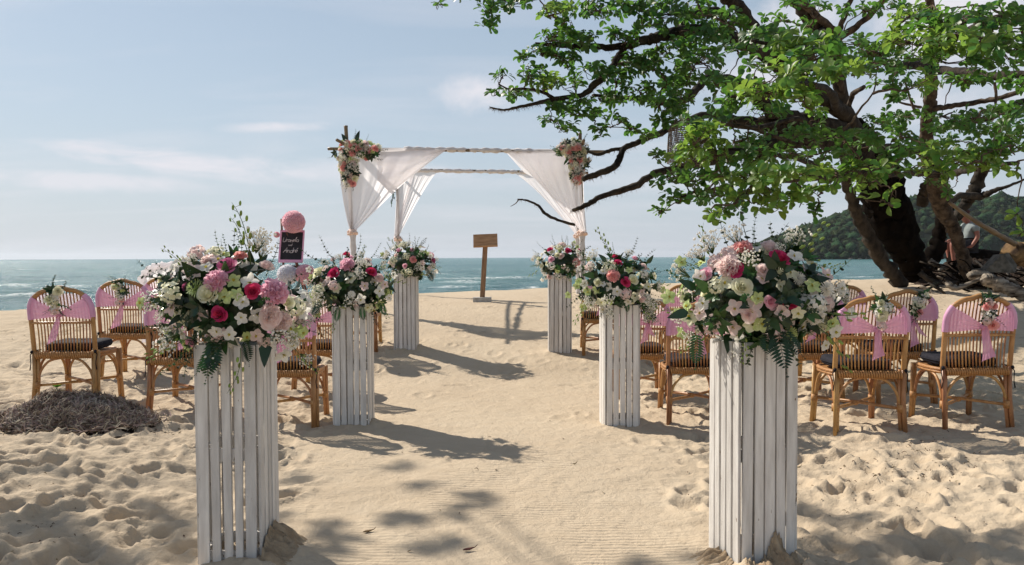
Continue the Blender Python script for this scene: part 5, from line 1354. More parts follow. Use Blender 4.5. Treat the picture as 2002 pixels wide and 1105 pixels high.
H2 = [('rose_hot', 655, 537, 1.0), ('rose_hot', 725, 534, 1.0), ('peony_pink', 680, 522, 1.15), ('rose_cream', 627, 537, 1.2), ('rose_hot', 678, 500, .8), ('hyd_white', 705, 515, .9), ('orchid_cream', 685, 545, 1.2), ('orchid_cream', 660, 565, 1), ('orchid_blush', 712, 560, 1), ('orchid_cream', 645, 590, 1.1), ('orchid_white', 706, 585, 1.1), ('gyp', 688, 585, 1.0), ('orchid_white', 742, 570, 1.1), ('hyd_white', 620, 575, 1.0), ('orchid_blush', 635, 555, .9), ('peony_blush', 740, 545, .7), ('orchid_lime', 740, 595, 1.0), ('orchid_cream', 720, 600, 1.0)]
X2 = [('fern', 662, 600, -.1, -.4, -1, .75), ('fern', 708, 598, .1, -.4, -1, .8), ('fern', 745, 590, .3, -.4, -1, .8), ('fern', 628, 585, -.3, -.4, -1, .8), ('sprig_dark', 645, 515, -1, 0, .75, 1.5), ('sprig_dark', 650, 505, -.6, 0, 1, 1.2), ('sprig_dark', 692, 505, .1, 0, 1, 1.1), ('sprig', 720, 510, .6, 0, .8, .9), ('buds', 740, 590, .8, -.3, -.8, .8), ('sprig', 752, 545, 1, 0, .3, .8), ('buds', 735, 530, 1, 0, .5, .6)]
arrangement(2, 'left middle flower arrangement with two bright pink roses on the second left pillar', (688, 561), 76, 54, H2, 43, 55, WT, 110, X2)
H3 = [('peony_coral', 1198, 541, .95), ('rose_hot', 1222, 553, .85), ('rose_hot', 1207, 517, .75), ('rose_hot', 1201, 505, .6), ('rose_cream', 1170, 553, .9), ('rose_cream', 1236, 549, 1.0), ('hyd_white', 1192, 525, 1.0), ('orchid_white', 1205, 570, 1), ('orchid_cream', 1175, 590, 1), ('hyd_white', 1155, 590, .9), ('orchid_lime', 1150, 570, 1), ('orchid_cream', 1240, 580, 1.1), ('hyd_white', 1262, 585, .9), ('orchid_cream', 1265, 560, 1), ('rose_blush', 1255, 525, .9), ('rose_pink', 1240, 508, .7), ('orchid_white', 1180, 605, .9), ('gyp', 1165, 515, .9), ('orchid_lime', 1140, 600, .9)]
X3 = [('leaf', 1165, 540, -.9, -.6, .2, 1.5), ('leaf', 1185, 512, -.5, -.5, .6, 1.1), ('fern', 1225, 590, .1, -.5, -1, .6), ('heart', 1180, 562, -.3, -.8, -.2, 1.4), ('buds', 1195, 505, -.2, 0, 1, 1.15), ('sprig_dark', 1180, 512, -1, 0, .6, 1.1), ('sprig', 1225, 505, .4, 0, 1, .9), ('buds', 1150, 590, -.5, -.2, -1, .9), ('buds', 1270, 560, 1, 0, .3, .8), ('sprig', 1265, 545, 1, 0, .5, .7), ('buds', 1255, 600, .6, -.2, -1, .7), ('leaf', 1265, 515, .5, -.4, .6, .9)]
arrangement(3, 'right middle flower arrangement with a coral pink peony on the second right pillar', (1206, 558), 76, 54, H3, 44, 55, WT, 110, X3)
H4 = [('peony_coral', 808, 508, .9), ('rose_mag', 845, 510, 1), ('rose_pink', 792, 520, .6), ('rose_pink', 780, 492, .9), ('peony_pink', 842, 500, .7), ('rose_pink', 805, 490, .6), ('hyd_white', 795, 502, .9), ('orchid_cream', 820, 500, .9), ('hyd_white', 770, 510, 1), ('orchid_white', 825, 525, 1), ('hyd_white', 800, 532, 1), ('rose_blush', 775, 500, .7)]
X4 = [('fern', 795, 530, -.1, -.3, -1, .65), ('fern', 835, 530, .6, -.3, -1, .8), ('sprig', 810, 490, .7, 0, 1, 1.1), ('sprig', 795, 485, .0, 0, 1, .9), ('buds', 780, 490, -.6, 0, 1, .9), ('sprig_dark', 815, 495, .8, 0, .9, 1.2), ('buds', 840, 520, 1, 0, -.2, .7), ('buds', 775, 525, -1, 0, -.8, .7)]
arrangement(4, 'far left flower arrangement with a magenta rose at its right, on the farthest left pillar', (801, 512), 47, 34, H4, 45, 50, WT, 80, X4)
H5 = [('rose_hot', 1076, 490, .8), ('rose_hot', 1110, 492, .9), ('rose_pink', 1078, 508, .8), ('peony_coral', 1125, 514, 1.1), ('hyd_white', 1095, 485, .9), ('hyd_white', 1078, 520, .9), ('orchid_cream', 1060, 520, 1), ('orchid_white', 1135, 500, .9), ('hyd_white', 1092, 540, .9), ('rose_mag', 1131, 490, .6), ('rose_cream', 1090, 500, .7)]
X5 = [('fern', 1110, 530, .1, -.3, -1, .7), ('cluster', 1100, 522, 0, -1, -.5, 1.3), ('cluster', 1115, 530, 0, -1, -.5, 1.2), ('buds', 1055, 525, -.9, 0, -.9, .8), ('sprig', 1090, 485, -.2, 0, 1, .9), ('sprig', 1070, 490, -.7, 0, .9, .8), ('sprig', 1120, 490, .6, 0, 1, .8), ('buds', 1135, 520, .8, 0, -.5, .6)]
arrangement(5, 'far right flower arrangement above the farthest right pillar beside the arbor post', (1098, 513), 46, 34, H5, 46, 50, WT, 80, X5)

# ================================================================== RATTAN CHAIRS
SEAT_Z = .43
def hoop_pt(t, w, h):
    """t 0..1 runs up the left upright, over the top and down the right one (at y=0)"""
    rc = .17; zs_ = h - rc - .02
    L1 = zs_ - SEAT_Z; La = rc * PI / 2; Lt = 2 * (w - rc); tot = 2 * L1 + 2 * La + Lt
    s = t * tot
    if s < L1: return Vector((-w, 0, SEAT_Z + s))
    s -= L1
    if s < La:
        a = s / rc; return Vector((-w + rc - rc * math.cos(a), 0, zs_ + rc * math.sin(a)))
    s -= La
    if s < Lt:
        x = -w + rc + s; return Vector((x, 0, zs_ + rc + .020 * (1 - ((x) / (w - rc)) ** 2)))
    s -= Lt
    if s < La:
        a = PI / 2 - s / rc; return Vector((w - rc + rc * math.cos(a), 0, zs_ + rc * math.sin(a)))
    s -= La
    return Vector((w, 0, zs_ - s))
HW, CH = .238, .955
def lean(p):  # backrest leans away from the seat (towards -y)
    return Vector((p.x * (1 + .03 * max(0, p.z - SEAT_Z)), p.y - .13 * max(0, p.z - SEAT_Z) ** 1.15, p.z))
def hoop_top(x):
    """height of the hoop above x"""
    best = 0
    for i in range(121):
        p = hoop_pt(i / 120, HW, CH)
        if abs(p.x - x) < .006 and p.z > best: best = p.z
    return best or CH - .05

def make_chair():
    root = empty('rattan_chair', (0, 0, 0), label='proto', cat='chair', group='rattan wedding chairs with pink sashes')
    # backrest hoop: thick cane with a second one inside
    m_ = MB(); pts = [lean(hoop_pt(i / 40, HW, CH)) for i in range(41)]
    m_.tube(pts, .0180, n=8, wob=.03); m_.build('back_hoop', mt['rattan'], root)
    # rear legs: three canes bound together, splaying back; run on from the hoop
    for sx in (-1, 1):
        m_ = MB()
        for dx, dy in ((0, -.008), (.020, .010), (-.016 * sx, .014)):
            m_.tube([Vector((sx * (HW - .002) + dx * -sx, dy, SEAT_Z + .02)), Vector((sx * (HW - .004) + dx * -sx, dy - .005, .22)), Vector((sx * (HW + .006) + dx * -sx, dy - .035, -.06))], [.0145, .0145, .0140], n=7)
        lg = m_.build('rear_leg', mt['rattan'], root)
        b_ = MB(); b_.tube([Vector((sx * (HW - .010), -.002, .150)), Vector((sx * (HW - .012), 0, .205))], [.027, .027], n=10); b_.build('binding', mt['rattan_pale'], lg)
    FW, FD = .215, .43
    for sx in (-1, 1):
        m_ = MB()
        for dx, dy in ((-.009, 0), (.012, .004)):
            m_.tube([Vector((sx * FW + dx, FD + dy, SEAT_Z - .01)), Vector((sx * FW + dx, FD + dy + .002, .2)), Vector((sx * (FW + .008) + dx, FD + dy + .02, -.06))], [.0140, .0140, .0140], n=7)
        lg = m_.build('front_leg', mt['rattan'], root)
        b_ = MB(); b_.tube([Vector((sx * FW, FD + .003, .150)), Vector((sx * FW, FD + .003, .20))], [.025, .025], n=10); b_.build('binding', mt['rattan_pale'], lg)
    # seat: rounded front, woven rim and deck
    def rim(t):
        # closed outline: rear edge straight, D shaped front
        a = t * 2 * PI
        x = math.copysign(abs(math.cos(a)) ** .55, math.cos(a)) * .232
        y = .225 + math.copysign(abs(math.sin(a)) ** .60, math.sin(a)) * .225
        return Vector((x, y, SEAT_Z))
    m_ = MB()
    for dz, rr_ in ((-.030, .012), (-.010, .015)):
        m_.tube([rim(i / 48) + Vector((0, 0, dz)) for i in range(49)], rr_, n=7, cap=False, wob=.10, seed=3)
    ring = [rim(i / 48) + Vector((0, 0, -.008)) for i in range(48)]
    m_.add(ring + [Vector((0, .225, -.008 + SEAT_Z))], [(i, (i + 1) % 48, 48) for i in range(48)])
    m_.build('seat', mt['weave'], root)
    # woven apron wrap at rear below the back
    m_ = MB()
    for k in range(26):
        x = -.215 + .43 * k / 25
        m_.tube([Vector((x - .006, -.018, SEAT_Z + .012)), Vector((x, -.026, SEAT_Z - .012)), Vector((x + .006, -.016, SEAT_Z - .040))], .0085, n=5)
    m_.build('woven_apron', mt['rattan_pale'], root)
    # cushion
    def f(u, v):
        a = u * 2 * PI; s = v
        e = rim(u); c_ = Vector((0, .225, SEAT_Z))
        ph = s * PI
        k = 1 - .0 if .25 < s < .75 else 1
        rad = math.sin(ph) ** .28 if 0 < s < 1 else 0
        z = SEAT_Z + .030 - math.copysign(abs(math.cos(ph)) ** .6, -math.cos(ph)) * -.026
        q = c_ + (e - c_) * rad * .93
        q.z = SEAT_Z + .046 + .038 * math.copysign(abs(math.cos(ph)) ** .5, math.cos(ph)) + .004 * math.sin(a * 3)
        return q
    m_ = MB(); m_.grid(f, 36, 10); cu = m_.build('cushion', mt['cushion'], root)
    m_ = MB(); m_.tube([rim(i / 48) * 1.0 + Vector((0, 0, .046)) for i in range(49)], .004, n=5, cap=False); m_.v = [((x) * .945, .225 + (y - .225) * .945, z) for x, y, z in m_.v]; m_.build('piping', mt['cushion'], cu)
    for sx in (-1, 1):
        m_ = MB(); x = sx * (HW + .002)
        m_.tube([Vector((sx * .20, .03, SEAT_Z + .03)), Vector((x, -.015, SEAT_Z + .02)), Vector((x + sx * .02, -.02, SEAT_Z - .01)), Vector((x + sx * .012, -.03, SEAT_Z - .08)), Vector((x + sx * .02, -.03, SEAT_Z - .13))], [.004, .006, .004, .003, .005], n=5)
        m_.ball((x + sx * .006, -.02, SEAT_Z + .015), .013, 6, 5, jit=.2)
        m_.build('tie_string', mt['cushion'], cu)
    # spindles
    n = 17
    for k in range(n):
        x = -HW + .030 + (2 * HW - .060) * k / (n - 1)
        zt = hoop_top(x) - .006
        xb = x * .93
        m_ = MB()
        bow = .018
        m_.tube([lean(Vector((xb + (x - xb) * t, -.002 + bow * math.sin(PI * t), SEAT_Z + (zt - SEAT_Z) * t))) for t in (0, .2, .4, .6, .8, 1)], .0056, n=5)
        m_.build('spindle', mt['rattan'], root)
    zr = .675
    m_ = MB()
    for yo in (-.012, .024):
        m_.tube([lean(Vector((x, yo + .006 * (1 - (x / HW) ** 2), zr))) for x in (-HW, -.12, 0, .12, HW)], .0100, n=6)
    m_.build('back_rail', mt['rattan'], root)
    m_ = MB()
    for k in range(11):   # cane wrapping on top of the hoop
        t = .34 + .32 * k / 10
    m_.tube([lean(hoop_pt(.30 + .40 * i / 20, HW, CH)) for i in range(21)], .0185, n=8, wob=.05, seed=8); m_.build('hoop_wrapping', mt['rattan_pale'], root)
    # arched braces under the seat: back, front, both sides
    def arch(p0, p1, ht):
        """from the leg at p0 curving to under the seat, then a mirrored one from p1"""
        for a, b in ((p0, p1), (p1, p0)):
            m2 = MB()
            c1 = a.lerp(b, .06); c1.z = a.z + (ht - a.z) * .45
            c2 = a.lerp(b, .20); c2.z = a.z + (ht - a.z) * .82
            c3 = a.lerp(b, .36); c3.z = ht - .012
            c4 = a.lerp(b, .52); c4.z = ht - .004
            m2.tube([Vector(q) for q in spline([a[:], c1[:], c2[:], c3[:], c4[:]], 12)], .0105, n=6)
            m2.build('brace', mt['rattan'], root)
    zb = .205; zt = SEAT_Z - .03
    RL, RR_ = Vector((-HW + .02, 0, zb)), Vector((HW - .02, 0, zb)); FL, FR = Vector((-FW + .01, FD, zb)), Vector((FW - .01, FD, zb))
    arch(RL, RR_, zt); arch(FL, FR, zt)
    arch(Vector((-HW + .008, .02, zb)), Vector((-FW, FD - .02, zb)), zt); arch(Vector((HW - .008, .02, zb)), Vector((FW, FD - .02, zb)), zt)
    # crossed stretchers bound in the middle
    for a, b, dz in ((Vector((-HW + .01, .0, .175)), Vector((FW - .01, FD, .175)), -.006), (Vector((HW - .01, .0, .175)), Vector((-FW + .01, FD, .175)), .008)):
        m_ = MB(); mid = a.lerp(b, .5) + Vector((0, 0, dz)); m_.tube([a, mid, b], .0118, n=7); m_.build('stretcher', mt['rattan'], root)
    m_ = MB(); m_.ball((0, .215, .176), .022, 8, 6, squash=(1.3, .8, .9)); m_.build('stretcher_binding', mt['rattan_pale'], root)
    return root

def children(o): return [c for c in bpy.data.objects if c.parent is o]
def sash(root, rr):
    """front band seen through the canes, two gathered wings behind, knot and tail"""
    zlo, zhi = .700, .905
    def band(u, v):
        # wraps from just behind the left edge round the front (+y) to the right edge
        t = u
        x = -HW - .022 + (2 * HW + .044) * t
        z = zlo + (zhi - zlo) * v
        xl = min(HW + .020, max(0.05, _half(z)))
        x = (-1 + 2 * t) * xl
        y = .030 + .010 * math.sin(t * PI) + .003 * math.sin(t * 40 + v * 3)
        if t < .04 or t > .96: y = -.004
        return lean(Vector((x, y, z)))
    m_ = MB(); m_.grid(band, 28, 6); b = m_.build('sash', mt['sash_band'], root)
    for sx in (0, 1):
        tt = [i / 300 for i in range(301)]
        hp = [hoop_pt(t, HW, CH) for t in tt]
        seg = [lean(p) for p in hp if zlo <= p.z <= zhi - .012 and (p.x < 0) == (sx == 0)][::6]
        m_ = MB(); m_.tube(seg, .0225, n=9, wob=.05, seed=2, cap=False); m_.build('hoop_fold', mt['sash_edge'], b)
    kx, kz = rr.uniform(-.01, .03), .735 + rr.uniform(-.01, .015)
    for sx in (-1, 1):
        def wing(u, v):
            t = u  # 0 edge, 1 knot
            z_e = zlo + .000 + (zhi - zlo - .02) * v
            xe = sx * (_half(z_e) + .004)
            z = z_e + (kz + (v - .5) * .030 - z_e) * (t ** 1.05)
            x = xe + (kx - xe) * t
            y = -.022 - .010 * math.sin(PI * t) - .004 * math.sin(v * 22) * t ** .8 + (.03 * (1 - t) ** 12)
            return lean(Vector((x, y, z)))
        m_ = MB(); m_.grid(wing, 14, 12); m_.build('wing', mt['sash'], b)
    m_ = MB(); kp = lean(Vector((kx, -.035, kz))); m_.ball(kp, .026, 10, 7, squash=(1.1, .7, .9), jit=.12, seed=rr.randint(0, 99)); m_.build('knot', mt['sash'], b)
    L = rr.uniform(.17, .25); sl = rr.uniform(-.35, .15); w0 = rr.uniform(.030, .042)
    ncount = 1 if rr.random() < .6 else 2
    for q in range(ncount):
        sl2 = sl + q * .5; LL = L * (1 - .4 * q)
        def tail(u, v):
            x = (u - .5) * 2
            return kp + Vector((sl2 * LL * v + x * (w0 * (.45 + .75 * v)), -.012 - .010 * math.sin(v * 5 + x * 2) - .006 * math.cos(x * 5) * (1 - .3 * v) - q * .008, -LL * v + .02 * x * v * (1 if q == 0 else -1)))
        m_ = MB(); m_.grid(tail, 8, 10); m_.build('tail', mt['sash'], b)
    return kx, kz
def _half(z):
    rc = .17; zc_ = CH - rc - .02
    if z <= zc_: return HW + .018
    q = min(1, (z - zc_) / (rc + .02))
    return (HW - rc) + rc * math.sqrt(max(0, 1 - q * q)) + .016
def posy(root, rr, kx, kz, kind):
    top = Vector((kx + rr.uniform(-.02, .05), -.055, CH - .01)); bot = Vector((kx, -.06, kz + .02))
    top = lean(top); bot = lean(bot)
    m_ = MB(); m_.tube([top, top.lerp(bot, .5), bot], [.012, .016, .012], n=7, wob=.2, seed=2)
    b = m_.build('posy', mt['green_dark'], root)
    for k in range(16):
        t = rr.random() ** 1.6; p = top.lerp(bot, t * .9) + Vector((rr.uniform(-.03, .03), rr.uniform(-.02, .01), 0))
        put(rr.choice(['cluster', 'sprig', 'sprig_dark', 'leaf']), b, p, (rr.uniform(-1, 1), -.4, rr.uniform(-.2, 1.0) if t < .5 else rr.uniform(-1, .5)), rr, rr.uniform(.6, .85))
    fl = {0: ['orchid_white', 'orchid_cream', 'hyd_white', 'orchid_lime', 'gyp'], 1: ['orchid_cream', 'rose_cream', 'hyd_white', 'orchid_white', 'orchid_lime'], 2: ['orchid_white', 'rose_coral', 'rose_blush', 'hyd_white', 'orchid_cream']}[kind]
    for k in range(14):
        t = .10 + .9 * k / 13; p = top.lerp(bot, t) + Vector((rr.uniform(-.042, .042) * (1.1 - .5 * t), -.024 + rr.uniform(-.012, .012), rr.uniform(-.01, .01)))
        kd = rr.choice(fl) if t < .75 else (rr.choice(['rose_coral', 'hyd_blush', 'orchid_blush']) if kind else rr.choice(fl))
        put(kd, b, p, (rr.uniform(-.5, .5), -1, rr.uniform(-.3, .7)), rr, rr.uniform(.55, .82))

def copy_tree(o, kids, parent=None):
    c = o.copy(); COL.objects.link(c); c.parent = parent
    for ch in kids.get(o.name, []): copy_tree(ch, kids, c)
    return c
CHAIRS = [  # centre px of the rear legs, distance, yaw, label
    (128, 6.08, 3, 'rattan chair leftmost of all, nearest row, standing behind the dry seagrass heap'),
    (246, 7.35, 2, 'rattan chair second from left with its pink tail slanting left, one row behind the leftmost'),
    (332, 8.5, 0, 'rattan chair in front of the white tulle in the rear left row'),
    (350, 6.0, 2, 'rattan chair half hidden behind the left side of the largest left flower arrangement'),
    (556, 6.0, 0, 'rattan chair between the two nearer left pillars with black cushion showing at right'),
    (622, 7.3, 0, 'rattan chair behind the left middle flower arrangement, its sash below the pink pompom'),
    (697, 9.55, 0, 'rattan chair mostly hidden behind the second left pillar, one leg showing right of it'),
    (1909, 5.42, 0, 'rattan chair rightmost of all, nearest row, with coral pink flowers in its posy'),
    (1698, 5.36, -1, 'rattan chair nearest at right with long pink tail, right beside the nearest right pillar'),
    (1770, 6.4, 0, 'rattan chair one row back, seen between the two nearest right chairs'),
    (1640, 7.5, 0, 'rattan chair two rows back under the driftwood side, left of the middle right chair'),
    (1590, 6.5, 0, 'rattan chair hidden behind the right part of the largest right flower arrangement'),
    (1364, 6.12, 0, 'rattan chair between the two nearer right pillars with its round cushion showing at left'),
    (1256, 7.15, 0, 'rattan chair behind the right middle flower arrangement'),
    (1343, 8.6, 0, 'rattan chair highest in view right of the aisle, behind two others at the water'),
    (1178, 9.3, 0, 'rattan chair farthest on the right, legs showing left of the second right pillar')]
proto = make_chair()
bpy.context.view_layer.update()
kids = {}
for o in bpy.data.objects:
    if o.parent is not None: kids.setdefault(o.parent.name, []).append(o)
chairs = [proto] + [copy_tree(proto, {proto.name: kids[proto.name], **{c.name: kids.get(c.name, []) for c in kids[proto.name]}}) for _ in CHAIRS[1:]]
for n_, (o, (px, D, yaw, lab)) in enumerate(zip(chairs, CHAIRS)):
    rr = random.Random(300 + n_)
    x = P(px, 700, D).x
    o['label'] = lab
    o.location = (x, D, min(zs(x - .2, D), zs(x + .2, D), zg(x, D)) - .0 + .005)
    o.rotation_euler = (R(rr.uniform(-.6, .6)), R(rr.uniform(-.8, .8)), R(yaw + rr.uniform(-1, 1)))
    kx, kz = sash(o, rr)
    posy(o, rr, kx, kz, 1 if n_ in (1, 8, 4) else (2 if n_ in (7, 11) else rr.choice([0, 0, 1])))

# ================================================================== ARBOR
def arbor():
    DF, DB = 12.6, 15.8
    root_p = P(915, 600, 14.2)
    z0 = zg(root_p.x, 14.2)
    root = empty('wedding_arbor', (root_p.x, 14.2, z0), label='bamboo wedding arbor draped with white chiffon facing the sea', cat='arbor')
    O = Vector(root.location)
    FLt, FRt = P(686, 290, DF), P(1137, 294, DF)
    BLt, BRt = P(777, 334, DB), P(1126, 337, DB)
    def base(p): return Vector((p.x, p.y, zg(p.x, p.y) - .15))
    def bam(mb_, a, b, r):
        n = 12
        pts = []; rad = []
        for i in range(n + 1):
            t = i / n
            for e in (-.012, 0, .012):
                pts.append(a.lerp(b, min(max(t + e, 0), 1))); rad.append(r * (1.12 if e == 0 else 1))
        # drop duplicates
        P2 = [pts[0]]; R2 = [rad[0]]
        for p, q in zip(pts[1:], rad[1:]):
            if (p - P2[-1]).length > 1e-4: P2.append(p); R2.append(q)
        mb_.tube(P2, R2, n=10)
    tops = {'FL': FLt, 'FR': FRt, 'BL': BLt, 'BR': BRt}
    topext = {'FL': P(676, 246, DF), 'FR': P(1134, 260, DF), 'BL': BLt + Vector((0, 0, .08)), 'BR': BRt + Vector((0, 0, .08))}
    tie = {'FL': P(690, 454, DF), 'FR': P(1141, 455, DF - .05), 'BL': P(774, 467, DB), 'BR': P(1130, 461, DB)}
    feet = {'FL': Vector((P(699, 600, DF).x, DF, 0)), 'FR': Vector((P(1141, 600, DF).x, DF, 0)), 'BL': Vector((P(779, 560, DB).x, DB, 0)), 'BR': Vector((P(1131, 560, DB).x, DB, 0))}
    for k in tops:
        f = feet[k]; f.z = zg(f.x, f.y) - .15
        m_ = MB(); bam(m_, f - O, topext[k] - O, .030 if k[0] == 'F' else .03)
        po = m_.build('post', mt['bamboo'], root)
        # cloth wrapped round the post below the tie
        a = tie[k]; m_ = MB()
        pts = [a.lerp(f, t) for t in [i / 22 for i in range(23)]]
        ax = lambda p: (f + (topext[k] - f) * ((p.z - f.z) / (topext[k].z - f.z)))
        pts = [ax(p) for p in pts]
        m_.tube([p - O for p in pts], [.048 + .006 * math.sin(i * 2.1) for i in range(23)], n=12, wob=.10, seed=5)
        m_.build('cloth_wrap', mt['wrap'], po)
        # rosette tie
        m_ = MB(); c_ = ax(a) - O
        rr = random.Random(8)
        for q in range(16):
            an = q * 2.39996; m_.ball(c_ + Vector((math.cos(an) * .062, math.sin(an) * .062, rr.uniform(-.035, .035))), rr.uniform(.022, .036), 7, 5, jit=.25, seed=q, squash=(1, 1, .8))
        m_.tube([c_ + Vector((0, 0, .05)), c_, c_ + Vector((0, 0, -.05))], [.055, .06, .052], n=12, wob=.1)
        m_.build('rosette_tie', mt['tie'], root)
    # beams
    for nm, a, b, r in (('front', P(641, 291, DF - .06), P(1192, 297, DF - .06), .026), ('back', P(742, 331, DB - .05), P(1150, 338, DB - .05), .026),
                        ('left', P(659, 274, DF - .55), P(782, 338, DB + .35), .026), ('right', P(1141, 275, DF - .5), P(1124, 341, DB + .35), .026)):
        m_ = MB(); bam(m_, a - O, b - O, r); m_.build('beam', mt['bamboo'], root)
    def twist(a, b, r):
        m_ = MB(); n = 60
        pts = [a.lerp(b, i / n) - O for i in range(n + 1)]
        rad = [r * (1 + .22 * math.sin(i * 1.25) + .12 * math.sin(i * .37)) for i in range(n + 1)]
        m_.tube(pts, rad, n=10, wob=.18, seed=4); m_.build('beam_wrap', mt['wrap'], root)
    twist(P(790, 291, DF - .06), P(1050, 296, DF - .06), .036)
    twist(P(805, 333, DB - .05), P(1060, 337, DB - .05), .038)
    # drapes: top edge along beams (list of points), gathered at a tie
    def drape(top, tiep, out_l, out_r, seed, folds=9, amp=.035, depth=.0, nu=60, nv=46, gather=.045, sag=0.0):
        rr = random.Random(seed)
        tp = [p - O for p in top]; T = tiep - O
        ph = [rr.uniform(0, 6) for _ in range(4)]
        def toppt(u):
            k = u * (len(tp) - 1); i = min(int(k), len(tp) - 2); return tp[i].lerp(tp[i + 1], k - i)
        nrmv = Vector((0, -1, 0))
        def f(u, v):
            A_ = toppt(u)
            ex = out_l * (1 - u) + out_r * u
            s = v ** ex                       # sideways pull
            B_ = T + Vector(((u - .5) * gather * 2, 0, 0))
            p = Vector((A_.x + (B_.x - A_.x) * s, A_.y + (B_.y - A_.y) * s, A_.z + (B_.z - A_.z) * v))
            # folds radiate from the tie
            w = amp * (.25 + .75 * v) * (1 - .85 * v ** 8) * min(1, v * 5)
            fo = math.sin(u * folds * 2 * PI + ph[0] + 1.6 * math.sin(u * 5 + ph[1])) * .6 + math.sin(u * folds * 4.3 * PI + ph[2]) * .3
            billow = math.sin(PI * u) * math.sin(PI * v ** .8) * depth
            p += nrmv * (w * fo + billow) + Vector((0, 0, -sag * math.sin(PI * u) * (1 - v) * v))
            return p
        m_ = MB(); m_.grid(f, nu, nv); return m_.build('drape', mt['tulle'], root)
    # front left: hangs from the left side beam, the corner and the front beam
    drape([P(668, 292, DF + .5), P(664, 291, DF + .05), P(740, 289, DF - .07), P(800, 289, DF - .08), P(872, 291, DF - .08)], tie['FL'] + Vector((0, -.03, .02)), 2.6, .88, 1, folds=7, amp=.045, depth=.10)
    # overlapping swag hanging to a point
    def swag():
        m_ = MB()
        a, b, c_ = P(735, 289, DF - .10) - O, P(875, 291, DF - .10) - O, P(763, 378, DF - .22) - O
        d_ = P(738, 352, DF - .15) - O
        def f(u, v):
            top = a.lerp(b, u); bot = d_.lerp(c_, min(1, u * 2)) if u < .5 else c_.lerp(b, (u - .5) * 2 * .93)
            p = top.lerp(bot, v); p.y -= .07 * math.sin(PI * v) * math.sin(PI * u) + .014 * math.sin(v * 16 + u * 6)
            return p
        m_.grid(f, 40, 26); m_.build('drape', mt['tulle'], root)
    swag()
    drape([P(806, 333, DB - .06), P(830, 334, DB - .07), P(856, 335, DB - .07)], tie['BL'] + Vector((0, -.03, .02)), .95, .85, 2, folds=5, amp=.03, depth=.04)
    drape([P(778, 334, DB - .03), P(790, 334, DB - .06), P(812, 334, DB - .06)], tie['BL'] + Vector((0, -.03, .02)), 1.0, .95, 6, folds=3, amp=.02, depth=.02, nu=30, gather=.03)
    drape([P(980, 291, DF - .08), P(1030, 292, DF - .08), P(1085, 292, DF - .08), P(1130, 293, DF - .08), P(1140, 294, DF + .15)], tie['FR'] + Vector((0, -.03, .02)), .86, 2.6, 3, folds=7, amp=.045, depth=.12)
    drape([P(1000, 336, DB - .07), P(1040, 337, DB - .07), P(1085, 337, DB - .07), P(1120, 338, DB - .05)], tie['BR'] + Vector((0, -.03, .02)), .80, 1.8, 4, folds=6, amp=.035, depth=.06)
    # swag of the right drape falling behind its lower part
    def swag2():
        m_ = MB()
        a, b = P(985, 291, DF - .02) - O, P(1130, 292, DF - .02) - O
        lo = [P(985, 293, DF + .1) - O, P(1025, 338, DF + .16) - O, P(1068, 360, DF + .2) - O, P(1098, 352, DF + .2) - O, P(1108, 320, DF + .1) - O, P(1128, 296, DF + .05) - O]
        def f(u, v):
            k = u * 5; i = min(int(k), 4); bot = lo[i].lerp(lo[i + 1], k - i)
            p = a.lerp(b, u).lerp(bot, v); p.y += .05 * math.sin(PI * v) + .012 * math.sin(u * 20); return p
        m_.grid(f, 40, 16); m_.build('drape', mt['tulle'], root)
    swag2()
    # bunched cloth on the side beams
    for a, b in ((P(700, 296, DF), P(800, 335, DB - .1)),):
        m_ = MB(); pts = [a.lerp(b, i / 20) - O for i in range(21)]; m_.tube(pts, [.03 + .008 * math.sin(i * 1.9) for i in range(21)], n=8, wob=.2, seed=2); m_.build('beam_wrap', mt['wrap'], root)
    return DF, DB
DF, DB = arbor()
def corner(label, cpx, pts, seed, sprigs, extra=()):
    rr = random.Random(seed)
    D = DF - .16
    c = P(cpx[0], cpx[1], D)
    root = empty('corner_garland', c, label=label, cat='flower garland', group='flower garlands on the arbor corners')
    m_ = MB()
    q = [P(x, y, D + .03) - c for x, y, r_ in pts]; m_.tube([Vector(p) for p in spline([a[:] for a in q], 14)], .06, n=9, wob=.2, seed=1); m_.build('moss_core', mt['green_dark'], root)
    n = len(pts)
    for k in range(210):
        t = rr.random() * (n - 1); i = int(t); fr = t - i
        x = pts[i][0] * (1 - fr) + pts[min(i + 1, n - 1)][0] * fr; y = pts[i][1] * (1 - fr) + pts[min(i + 1, n - 1)][1] * fr; r_ = 1.15 * (pts[i][2] * (1 - fr) + pts[min(i + 1, n - 1)][2] * fr)
        a = rr.uniform(0, 2 * PI); s_ = math.sqrt(rr.random()) * r_
        p = P(x + math.cos(a) * s_, y + math.sin(a) * s_, D - .11 * math.sqrt(max(0, 1 - (s_ / r_) ** 2)) + .02) - c
        edge = s_ / r_
        kd = rr.choices(['cluster', 'hyd_white', 'orchid_lime', 'orchid_cream', 'rose_coral', 'peony_coral', 'rose_blush', 'orchid_white', 'sprig', 'rose_cream', 'gyp'], [2.2, 3, 3, 3, 3.2 * (1 - edge), 2.2 * (1 - edge), 2.2, 3, 1, 1, 1])[0]
        put(kd, root, p, (math.cos(a) * edge, -1, -math.sin(a) * edge), rr, rr.uniform(.85, 1.2))
    for kd, x, y, dx, dz, sc in sprigs:
        put(kd, root, P(x, y, D - .05) - c, (dx, -.25, dz), rr, sc * 1.3)
